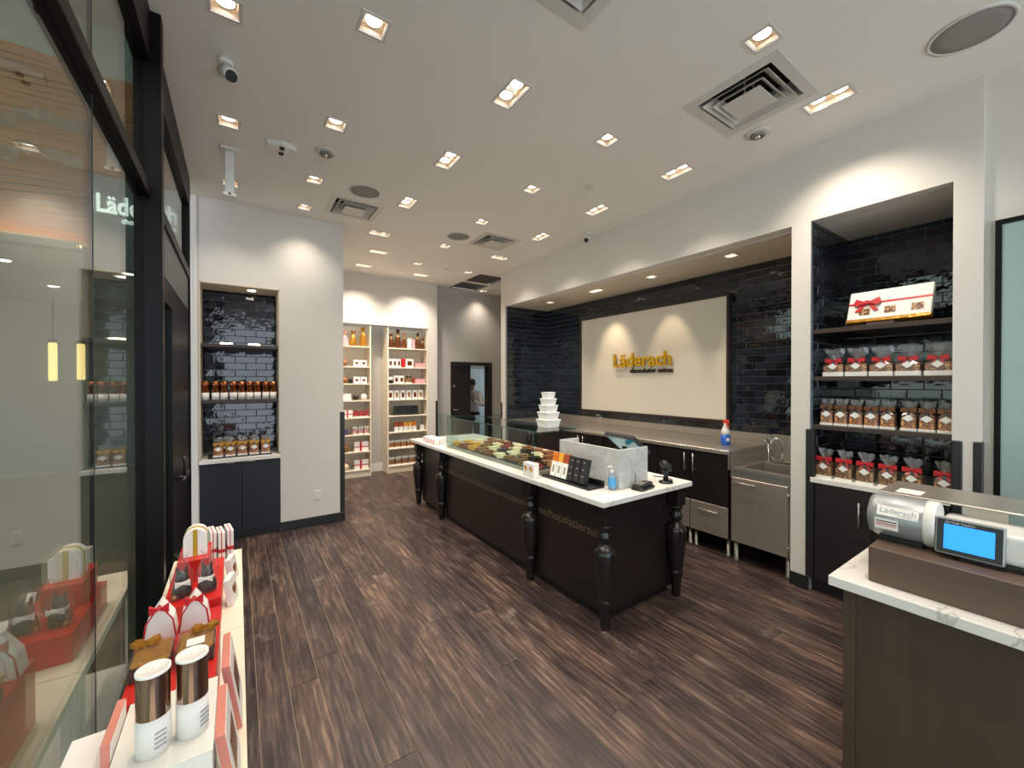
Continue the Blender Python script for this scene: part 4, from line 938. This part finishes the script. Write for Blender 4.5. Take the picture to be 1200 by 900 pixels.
sc_ = mk('screen_housing', box(new(), -.012, .02, -.085, .085, -.066, .066, .006, seg=2), 'silver_plastic', o, Vector((2.20, .275, 1.122))-o.location, (0, R(10), 0))
mk('screen_bezel', box(new(), -.0135, -.012, -.080, .080, -.060, .060), 'black_plastic', sc_); mk('blue_screen', box(new(), -.0145, -.0135, -.062, .062, -.046, .044), 'screen_blue', sc_)
text_obj('maker_text', 'METTLER TOLEDO', .009, 'white_plastic', sc_, (-.0142, .06, .048), FACE_NEG_X, .0002)
mk('body', L(o, box(new(), 2.215, 2.42, -.5, .362, 1.058, 1.165, .018, seg=3)), 'white_plastic', o)
mk('weighing_plate', L(o, box(new(), 2.37, 2.68, -.5, .57, 1.205, 1.213, .003)), 'steel', o)
for yy in (.25, -.15): mk('plate_post', L(o, box(new(), 2.385, 2.42, yy-.05, yy+.05, 1.15, 1.205)), 'steel', o)
mk('paper_slip', L(o, box(new(), 2.40, 2.50, .44, .52, 1.2135, 1.2145)), 'paper', o)

# ================================================================== BACK WALL SHELVES
SZ = [2.325, 1.967, 1.665, 1.366, 1.062, .757, .457, .135]
for x0, x1, lb in ((1.20, 1.99, 'tall cream shelf unit of gifts beside the left wall corner'), (2.285, 3.07, 'tall cream shelf unit of gifts with black boxes beside the passage')):
    t = thing('shelf_unit', lb, 'shelf unit', (x0, 7.42, 0)); W = x1-x0
    mk('side_panel', box(new(), 0, .02, 0, .33, 0, 2.70), 'cream', t); mk('side_panel', box(new(), W-.02, W, 0, .33, 0, 2.70), 'cream', t)
    mk('back_panel', box(new(), .02, W-.02, .318, .33, 0, 2.70), 'cream', t)
    mk('plinth', box(new(), .02, W-.02, .02, .035, 0, .11), 'cream', t)
    for z_ in SZ: mk('shelf_board', box(new(), .02, W-.02, 0, .318, z_-.022, z_, .001), 'cream', t)
YS = 7.50
def gbox(label, x, z, wx, wy, wz, m, y=YS, ribbon=None, mark=None, group=None, rz=0, tilt=0, cat='gift box', name='gift_box'):
    o = thing(name, label, cat, (x, y, z+.0006), rz, group)
    b = mk('carton', box(new(), -wx/2, wx/2, -wy/2, wy/2, 0, wz, .0015), m, o, rot=(tilt, 0, 0))
    if ribbon: mk('ribbon', box(box(new(), -wx/2-.001, wx/2+.001, -wy/2-.001, wy/2+.001, wz*.42, wz*.52), -wx*.12, wx*.02, -wy/2-.0015, wy/2+.0015, 0, wz+.0012), ribbon, b)
    if mark:
        mm, kind = mark
        if kind == 'heart':
            r = min(wx, wz)*.30; pts = []
            for i in range(18):
                a = 2*math.pi*i/18; pts.append((r/16*16*math.sin(a)**3, wz*.5+r/16*(13*math.cos(a)-5*math.cos(2*a)-2*math.cos(3*a)-math.cos(4*a))))
            mk('heart_window', prism(new(), pts, .001, 'y', -wy/2-.001), mm, b)
        elif kind == 'half': mk('lower_print', box(new(), -wx/2-.0006, wx/2+.0006, -wy/2-.0006, wy/2+.0006, wz*.55, wz+.0006), mm, b)
        else: mk('print', box(new(), -wx*.3, wx*.3, -wy/2-.0008, -wy/2, wz*.2, wz*.75), mm, b)
    return o
def cone_bag(label, x, z, wd, ht, m, y=YS, group=None, rz=0):
    o = thing('film_bag', label, 'gift bag', (x, y, z+.0006), rz, group); q = random.Random(int(x*1000)); n = 10
    bm = new(); rs = []
    for f, k in ((.0, 1), (.25, 1.04), (.62, .62), (.74, .26), (.82, .34), (1.0, .62)):
        rs.append([bm.verts.new((wd/2*k*math.cos(2*math.pi*i/n)*(1+q.uniform(-.14, .14)), wd/2*k*.8*math.sin(2*math.pi*i/n)*(1+q.uniform(-.14, .14)), ht*f+(q.uniform(-.03, .03) if f > .9 else 0))) for i in range(n)])
    for a, b in zip(rs, rs[1:]):
        for i in range(n): bm.faces.new((a[i], a[(i+1) % n], b[(i+1) % n], b[i]))
    bm.faces.new(rs[0][::-1]); mk('film', bm, m, o)
    mk('tie', lathe(new(), [(wd*.15, ht*.70), (wd*.17, ht*.74), (wd*.15, ht*.78)], 10), 'gold_ribbon', o); return o
def ball(label, x, z, r, m, y=YS, group=None, film=True):
    o = thing('round_gift', label, 'gift bag', (x, y, z+.0006), 0, group)
    mk('chocolate_ball', lathe(new(), [(r*math.sin(a*math.pi/10), r-r*math.cos(a*math.pi/10)) for a in range(1, 10)], 16), m, o)
    if film: mk('bow', prism(prism(new(), [(0, r*1.95), (-r*.7, r*2.2), (-r*.7, r*1.8)], .01, 'y', -.005), [(0, r*1.95), (r*.7, r*2.2), (r*.7, r*1.8)], .01, 'y', -.005), 'red', o)
    return o
def mini_bag(label, group, spots, fill, rib, wd=.10, ht=.085, seed=20):
    p = bag_proto('gift_bag', label, 'gift bag', wd, .085, ht, fill, rib, tagged=False, top=.045, seed=seed)
    place(p, [((x, YS, z+.0006), R(90)) for x, z in spots], [False], label, group)
# unit beside the passage
z = SZ[0]
for x, wd, ht, m in ((2.375, .10, .26, 'bronze_film'), (2.505, .12, .34, 'bronze_film'), (2.625, .08, .28, 'copper'), (2.895, .11, .30, 'bronze_film'), (2.995, .085, .20, 'bronze_film')):
    cone_bag({.26: 'shiny brown film bag at the outer end of the passage unit top shelf', .34: 'tallest dark brown film bag on the passage unit top shelf', .28: 'narrow copper film bag on the passage unit top shelf', .30: 'brown film bag beside the pink card box on the top shelf', .20: 'shortest brown film bag on the passage unit top shelf'}[ht], x, z, wd, ht, m)
gbox('white card box between film bags on top shelf beside the passage', 2.715, z, .065, .08, .19, 'card_white'); gbox('pink card box between film bags on top shelf beside the passage', 2.79, z, .065, .08, .18, 'rose')
z = SZ[1]
for x in (2.355, 2.435, 2.515): gbox('small white box with dark print on the second shelf beside passage', x, z, .068, .08, .15, 'card_white', mark=('bronze_film', 'print'), group='small printed boxes')
gbox('small red box behind printed boxes on the second shelf', 2.60, z, .06, .08, .16, 'red'); gbox('large white box with patterned front on the second shelf', 2.72, z, .15, .08, .16, 'card_white', mark=('copper', 'print')); gbox('wide pink box on the second shelf beside the passage', 2.925, z, .19, .10, .085, 'rose')
z = SZ[2]
gbox('dark jar shaped box at the end of the third shelf', 2.355, z, .08, .08, .12, 'choc_dark', mark=('card_white', 'half'))
for x in (2.465, 2.565): gbox('white box with brown print on the third shelf beside passage', x, z, .088, .08, .14, 'card_white', mark=('copper', 'print'), group='third shelf printed boxes')
mini_bag('clear bag of brown chocolate on the third shelf beside the passage', None, [(2.70, z)], 'choc_mix', 'bronze_film', .13, .08, 21)
gbox('wide pink box on the third shelf beside the passage', 2.925, z, .19, .10, .085, 'rose'); gbox('small rust box beside the wide pink box on third shelf', 2.808, z, .03, .08, .10, 'rust')
z = SZ[3]
for k in range(6): gbox('white box with brown chocolate picture on the fourth shelf', 2.355+.118*k, z, .092, .06, .165, 'card_white', mark=('choc_nut' if k % 2 else 'copper', 'print'), group='picture boxes')
z = SZ[4]
for k in range(6): gbox('slim black box standing in the row on the fifth shelf', 2.47+.078*k, z, .07, .06, .175, 'black_card', group='black boxes')
z = SZ[5]
for k, c in enumerate(('rust', 'rust', 'amber', 'amber', 'orange')): gbox('white box with %s upper half leaning on the sixth shelf' % c, 2.47+.088*k, z, .075, .05, .17, 'card_white', mark=(c, 'half'), group='sixth shelf %s boxes' % c)
gbox('small clear white box at the end of the sixth shelf', 2.975, z, .07, .07, .10, 'paper')
mini_bag('clear bag of brown chocolates on the seventh shelf', 'seventh shelf bags', [(2.367+.118*k, SZ[6]) for k in range(5)], 'choc_amber', 'paper', .105, .075, 22)
mini_bag('clear bag of brown chocolates on the lowest shelf', 'lowest shelf bags', [(2.372+.128*k, SZ[7]) for k in range(5)], 'choc_mix', 'paper', .115, .085, 23)
# unit beside the left wall corner
z = SZ[0]
cone_bag('pink film bag on the top shelf of the corner unit', 1.56, z, .11, .25, 'rose'); cone_bag('shorter gold film bag on top shelf of the corner unit', 1.70, z, .13, .27, 'gold_foil'); cone_bag('taller gold film bag on top shelf of the corner unit', 1.87, z, .13, .33, 'gold_foil')
gbox('white card box among film bags on the corner unit top shelf', 1.64, z, .07, .07, .19, 'card_white', y=7.63)
for k, z in ((1, SZ[1]), (2, SZ[2])):
    n_ = ('second', 'third')[k-1]
    ball('round brown chocolate gift with red bow on the %s corner shelf' % n_, 1.555, z, .055, 'choc_milk')
    for x in (1.755, 1.875): gbox('white box with heart window on the %s corner shelf' % n_, x, z, .108, .06, .115, 'card_white', mark=('copper', 'heart'), group='heart boxes %s shelf' % n_)
gbox('small dark jar beside heart boxes on the third corner shelf', 1.655, SZ[2], .055, .055, .075, 'choc_dark')
z = SZ[3]; gbox('plain white box on the fourth corner shelf', 1.57, z, .17, .10, .115, 'card_white'); ball('round dark chocolate gift on the fourth corner shelf', 1.745, z, .05, 'choc_dark', film=False); ball('round white gift on the fourth corner shelf', 1.88, z, .058, 'paper', film=False)
z = SZ[4]; gbox('plain white box on the fifth corner shelf', 1.60, z, .16, .10, .13, 'card_white', ribbon='red')
mini_bag('small red ribbon bag on the fifth corner shelf', 'fifth shelf red bags', [(1.735+.092*k, z) for k in range(3)], 'red', 'red', .08, .05, 24)
z = SZ[5]; gbox('purple film gift on the sixth corner shelf', 1.56, z, .09, .07, .10, 'purple')
mini_bag('clear bag of pink sweets on the sixth corner shelf', 'sixth shelf pink bags', [(1.72+.098*k, z) for k in range(3)], 'rose', 'paper', .08, .075, 25)
for k, z in ((0, SZ[6]), (1, SZ[7])):
    n_ = ('seventh', 'lowest')[k]
    gbox('large white box with red ribbon on the %s corner shelf' % n_, 1.83, z, .24, .08, .165, 'card_white', ribbon='red')
    ball('round %s gift with red bow on the %s corner shelf' % (('brown', 'cream')[k], n_), 1.565, z, .06, ('choc_nut', 'choc_white')[k])

# ================================================================== LEFT PRODUCT TABLES
def table(label, y0, y1):
    o = thing('display_table', label, 'table', (-.145, (y0+y1)/2, 0)); h = (y1-y0)/2
    mk('top', box(new(), -.165, .165, -h+.001, h-.001, .615, .64, .002), 'cream', o); mk('lower_shelf', box(new(), -.145, .145, -h+.04, h-.04, .12, .14), 'white', o)
    for sx in (-.14, .14):
        for sy in (-h+.03, h-.03): mk('leg', box(new(), sx-.02, sx+.02, sy-.02, sy+.02, 0, .615), 'white', o)
    mk('rail', box(box(new(), -.15, -.14, -h+.05, h-.05, .57, .615), .14, .15, -h+.05, h-.05, .57, .615), 'white', o)
table('narrow white display table with red risers by the storefront door', 2.10, 3.08)
table('narrow white display table with two tins by the storefront glass', .55, 2.098)
TZ = .6402
def block(name, label, cat, x0, x1, y0, y1, z0, z1, m, group=None):
    o = thing(name, label, cat, ((x0+x1)/2, (y0+y1)/2, z0), 0, group); hx, hy, hz = (x1-x0)/2, (y1-y0)/2, z1-z0
    mk('shell', box(new(), -hx, hx, -hy, hy, 0, hz, .002), m, o); mk('top_sheet', box(new(), -hx-.001, hx+.001, -hy-.001, hy+.001, hz+.0002, hz+.003, .0008), m, o); return o
block('white_riser', 'white box riser under the two metal tins', 'riser', -.235, -.05, 1.16, 1.44, TZ, .845, 'white')
block('red_riser', 'red riser box behind the two metal tins', 'riser', -.26, -.055, 1.446, 1.86, TZ, .842, 'red_board')
block('red_riser', 'wide low red riser under the dark chocolate figures', 'riser', -.262, -.062, 2.19, 2.68, TZ, .747, 'red_board')
block('red_riser', 'small red riser stacked on the wide red one', 'riser', -.235, -.115, 2.43, 2.66, .7502, .847, 'red_board')
# arched white box with gold ribbon
o = thing('arched_box', 'white arched gift box tied with a gold ribbon on red riser', 'gift box', (-.172, 2.54, .8502))
pts = [(.046*math.cos(math.pi*i/14), .082+.046*math.sin(math.pi*i/14)) for i in range(15)]; pts = [(.046, 0)]+pts+[(-.046, 0)]
mk('carton', prism(new(), pts, .10, 'y', -.05), 'card_white', o)
mk('ribbon', prism(new(), [(a*1.02, b*1.012) for a, b in pts], .022, 'y', -.011), 'gold_ribbon', o); mk('front_ribbon', box(new(), -.009, .009, -.0525, -.05, 0, .128), 'gold_ribbon', o)
for k, (x, y) in enumerate(((-.125, 2.93), (-.085, 2.90), (-.045, 2.93))):
    gbox('slim white box tied with red ribbon, %s of three on table end' % ('nearest the glass', 'middle', 'nearest the aisle')[k], x, TZ, .03, .14, .195, 'card_white', y=y, ribbon='red', rz=R(8))
for k, x in enumerate((-.205, -.115)):
    o = thing('chocolate_figure', ['dark chocolate figure in clear bag with white bow nearer the glass', 'dark chocolate figure in clear bag with white bow nearer the aisle'][k], 'chocolate', (x, 2.29, .7504), R(10-20*k))
    mk('figure', lathe(new(), [(.030, 0), (.036, .02), (.032, .05), (.020, .062), (.024, .08), (.020, .10), (.006, .112)], 16, sy=.8), 'choc_dark', o)
    mk('ear', tube(tube(new(), [(-.012, 0, .10), (-.016, 0, .13)], [.008, .004], 8), [(.012, 0, .10), (.016, 0, .13)], [.008, .004], 8), 'choc_dark', o)
    mk('foot', lathe(new(), [(.010, 0), (.013, .01), (.006, .022)], 10, (-.028, -.022, 0)), 'choc_milk', o)
    mk('neck_bow', prism(prism(lathe(new(), [(.024, .058), (.026, .064), (.024, .07)], 14), [(0, .064), (-.026, .076), (-.026, .052)], .008, 'y', -.034), [(0, .064), (.026, .076), (.026, .052)], .008, 'y', -.034), 'paper', o)
    bm = lathe(new(), [(.040, .001), (.042, .10), (.018, .15), (.010, .158), (.026, .19)], 14, cap=False); mk('clear_bag', bm, 'cello', o)
for k, y in enumerate((2.36, 2.62)):
    o = gbox(['white heart window box leaning beside the low red riser', 'white heart window box by the slim ribbon boxes'][k], -.019, TZ, .10, .026, .125, 'card_white', y=y, mark=('choc_milk', 'heart'), rz=R(78), tilt=R(-8))
gbox('small red patterned bag box before the low red riser', -.105, TZ, .085, .05, .085, 'red', y=2.135, mark=('paper', 'print'))
# tent boxes with red piping
for k, (x, y) in enumerate(((-.215, 1.79), (-.125, 1.80))):
    o = thing('tent_box', ['white tent shaped gift box with red piping next to glass', 'white tent shaped gift box with red piping and red bow'][k], 'gift box', (x, y, .8454))
    tri = [(-.042, 0), (.042, 0), (.034, .06), (0, .115), (-.034, .06)]
    mk('carton', prism(new(), tri, .07, 'y', -.035), 'card_white', o)
    mk('piping', tube(tube(new(), [(.042, -.036, 0), (.034, -.036, .06), (0, -.036, .115)], .0025, 6), [(-.042, -.036, 0), (-.034, -.036, .06), (0, -.036, .115)], .0025, 6), 'red', o)
    mk('bow', prism(prism(new(), [(0, .105), (-.025, .12), (-.025, .09)], .012, 'y', -.05), [(0, .105), (.025, .12), (.025, .09)], .012, 'y', -.05), 'red', o)
# flat gold-topped gift packs
for k, (x, y) in enumerate(((-.212, 1.60), (-.108, 1.60))):
    o = thing('film_pack', ['dark gift pack in clear film with gold ribbon next to glass', 'dark gift pack in clear film with white card and gold ribbon'][k], 'gift box', (x, y, .8454), R(0))
    mk('tray', box(new(), -.046, .046, -.06, .06, 0, .035, .002), 'choc_dark', o); mk('gold_top', box(new(), -.044, .044, -.058, .058, .035, .05, .006), 'gold_foil', o)
    mk('film', box(new(), -.049, .049, -.063, .063, 0, .056, .006), 'cello', o)
    bm = new()
    for s in (-1, 1):
        prism(bm, [(0, .0), (s*.022, .018), (s*.036, .004), (s*.02, -.012)], .014, 'z', .056); prism(bm, [(0, 0), (s*.012, .03), (s*.03, .034)], .006, 'z', .058)
    mk('bow', bm, 'gold_foil', o, (-.02 if k == 0 else .02, .03, 0))
    if k: mk('card', box(new(), -.022, .022, -.052, -.012, .0565, .058), 'card_white', o, rot=(0, 0, 0))
for k, (x, y) in enumerate(((-.163, 1.235), (-.093, 1.25))):
    o = thing('metal_tin', ['tall metallic tin with white label nearest the flat white box', 'tall metallic tin with white label beside the leaning pink edged box'][k], 'tin', (x, y, .8484), R(20*k))
    mk('body', lathe(new(), [(.0315, .085), (.0315, .185)], 32, cap=False), 'silver_copper', o); mk('label_band', lathe(new(), [(.032, 0), (.032, .086)], 32), 'paper', o)
    mk('lid', lathe(new(), [(.0325, .183), (.0325, .189), (.029, .1895), (.028, .188), (.001, .188)], 32, cap=False), 'card_white', o)
    for q in range(4): mk('label_print', box(new(), -.010+.0, .012, -.0330, -.0320, .020+q*.011, .0235+q*.011), 'grey_text', o, rot=(0, 0, R(28)))
for k, (x, y, z1) in enumerate(((-.028, 1.30, 0), (-.022, 1.58, 0))):
    o = thing('pink_edged_box', ['flat white box with pink edge leaning on the white riser', 'flat white box with pink edge leaning on the red riser'][k], 'gift box', (x+.022, y, TZ))
    b = mk('tray', box(new(), -.010, .010, -.10, .10, 0, .205, .001), 'pink', o, rot=(0, R(-9), 0)); mk('front_card', box(new(), .010, .0115, -.098, .098, .003, .202), 'card_white', b); mk('print', box(new(), .0115, .0122, -.06, .06, .06, .15), 'copper', b)
    mk('back_card', box(new(), -.0115, -.010, -.098, .098, .003, .202), 'card_white', b)
block('white_riser', 'white box riser under the flat pink edged box by the glass', 'riser', -.312, -.238, 1.16, 1.44, TZ, .80, 'white')
o = thing('pink_edged_box', 'flat white box with pink edge lying beside the tins', 'gift box', (-.288, 1.33, .8034)); mk('tray', box(new(), -.045, .028, -.075, .075, 0, .02, .001), 'pink', o); mk('lid', box(new(), -.046, .029, -.076, .076, .0202, .023), 'card_white', o)
o = thing('pink_edged_box', 'small pink edged box standing between tins and lying box', 'gift box', (-.247, 1.33, .8034)); mk('tray', box(new(), -.008, .008, -.08, .08, 0, .085, .001), 'pink', o); mk('front_card', box(new(), .008, .009, -.078, .078, .003, .082), 'card_white', o)

# ================================================================== PERSON IN THE BACK ROOM
def person(loc, rz):
    me = bpy.data.meshes.new('body'); J = {}
    P = [('pelvis', (0, 0, .95), (.15, .11)), ('waist', (0, .01, 1.10), (.135, .10)), ('chest', (.0, -.01, 1.32), (.17, .12)), ('neckb', (0, -.03, 1.48), (.075, .07)), ('neck', (0, -.05, 1.55), (.052, .055)), ('head', (0, -.075, 1.64), (.078, .092)), ('crown', (0, -.07, 1.74), (.06, .07)),
         ('hipL', (.09, 0, .90), (.095, .10)), ('kneeL', (.10, -.01, .50), (.062, .066)), ('ankL', (.10, .02, .09), (.042, .046)), ('toeL', (.10, -.12, .04), (.042, .035)),
         ('hipR', (-.09, 0, .90), (.095, .10)), ('kneeR', (-.10, -.02, .50), (.062, .066)), ('ankR', (-.10, .0, .09), (.042, .046)), ('toeR', (-.10, -.14, .04), (.042, .035)),
         ('shL', (.185, -.01, 1.41), (.066, .066)), ('elL', (.27, -.02, 1.16), (.046, .046)), ('wrL', (.16, -.24, 1.30), (.032, .032)), ('paL', (.10, -.27, 1.40), (.034, .024)),
         ('shR', (-.185, -.01, 1.41), (.066, .066)), ('elR', (-.24, -.06, 1.15), (.046, .046)), ('wrR', (-.13, -.27, 1.22), (.032, .032)), ('paR', (-.09, -.30, 1.29), (.034, .024))]
    E_ = ['pelvis waist', 'waist chest', 'chest neckb', 'neckb neck', 'neck head', 'head crown', 'pelvis hipL', 'hipL kneeL', 'kneeL ankL', 'ankL toeL', 'pelvis hipR', 'hipR kneeR', 'kneeR ankR', 'ankR toeR', 'chest shL', 'shL elL', 'elL wrL', 'wrL paL', 'chest shR', 'shR elR', 'elR wrR', 'wrR paR']
    idx = {p[0]: i for i, p in enumerate(P)}; V = [p[1] for p in P]; Rr = [p[2] for p in P]; Ed = [tuple(idx[a] for a in e.split()) for e in E_]
    for sd, pa in ((1, 'paL'), (-1, 'paR')):                      # five unequal bent fingers per hand
        b = Vector(V[idx[pa]])
        for k, ln in enumerate((.055, .075, .082, .076, .060)):
            ox = sd*(.034-.017*k) if k else sd*-.045
            a1 = b+Vector((ox*.8, -.015, .035 if k else .0)); a2 = a1+Vector((ox*.15, -.015, ln*.6)); a3 = a2+Vector((0, .02, ln*.35))
            i0 = len(V); V += [tuple(a1), tuple(a2), tuple(a3)]; Rr += [(.0095, .0095), (.0088, .0088), (.008, .008)]; Ed += [(idx[pa], i0), (i0, i0+1), (i0+1, i0+2)]
    me.from_pydata(V, Ed, [])
    o = bpy.data.objects.new('body', me); COL.objects.link(o)
    o.modifiers.new('skin', 'SKIN'); sk = me.skin_vertices[0].data
    for i, r in enumerate(Rr): sk[i].radius = r
    sk[idx['pelvis']].use_root = True
    sub = o.modifiers.new('sub', 'SUBSURF'); sub.levels = sub.render_levels = 2
    bpy.context.view_layer.update(); dg = bpy.context.evaluated_depsgraph_get(); m2 = bpy.data.meshes.new_from_object(o.evaluated_get(dg)); bpy.data.objects.remove(o)
    m2.materials.clear(); [m2.materials.append(M[k]) for k in ('skin', 'shirt', 'trouser', 'hair')]
    for p in m2.polygons:
        c = p.center; p.use_smooth = True
        arm = abs(c.x) > .19 or c.y < -.16
        if c.z < .10: p.material_index = 3
        elif c.z < 1.02: p.material_index = 2
        elif c.z > 1.49 and not (arm and c.y < -.2): p.material_index = 0
        elif c.y < -.235: p.material_index = 0
        else: p.material_index = 1
    root = thing('person', 'person in white shirt and dark trousers, arm raised, in the back doorway', 'person', loc, rz)
    inst('body', m2, root)
    bm = lathe(new(), [(.088*math.sin(a*math.pi/14)+.001, 105e-3*math.cos(a*math.pi/14)) for a in range(9, -1, -1)], 18, (0, -.062, 1.665), sy=1.12); mk('hair', bm, 'hair', root)
    bm = lathe(new(), [(.006, -.012), (.014, 0), (.006, .02)], 8, (0, -.168, 1.635), 'z'); mk('nose', bm, 'skin', root)
    for s in (-1, 1):
        mk('ear', lathe(new(), [(.010, -.012), (.022, 0), (.010, .012)], 10, (s*.078, -.065, 1.63), 'x', sx=1, sy=1.4), 'skin', root); mk('eye', lathe(new(), [(.004, -.004), (.009, 0), (.004, .004)], 8, (s*.03, -.158, 1.655), 'y'), 'hair', root)
    mk('mouth', box(new(), -.022, .022, -.160, -.150, 1.588, 1.597, .003), 'rust', root)
    mk('collar', lathe(new(), [(.072, 1.475), (.066, 1.51), (.060, 1.515)], 16, (0, -.035, 0), cap=False), 'shirt', root)
    mk('scarf', prism(new(), [(-.02, 1.50), (.02, 1.50), (.03, 1.30), (0, 1.27), (-.03, 1.30)], .015, 'y', -.155), 'red', root)
    return root
person((4.40, 8.02, .0), R(-62))
o = thing('back_room_fridge', 'pale steel fridge standing in the back room behind the person', 'fridge', (4.75, 8.9, 0)); mk('body', box(new(), -.42, .42, -.3, .3, .05, 2.0, .01), 'teal_wall', o); mk('door_frame', box(box(new(), -.42, -.40, -.31, -.3, .05, 2.0), .40, .42, -.31, -.3, .05, 2.0), 'steel', o); mk('handle', tube(new(), [(-.36, -.33, .9), (-.36, -.33, 1.4)], .012), 'steel', o); mk('feet', box(new(), -.4, .4, -.28, .28, 0, .05), 'black_plastic', o)
o = thing('back_room_light', 'ceiling lamp panel in the back room', 'light', (4.6, 8.5, 2.7)); mk('diffuser', box(new(), -.3, .3, -.15, .15, -.03, -.001, .004), 'led', o); mk('frame', box(box(new(), -.32, .32, -.17, -.15, -.035, -.001), -.32, .32, .15, .17, -.035, -.001), 'off', o)
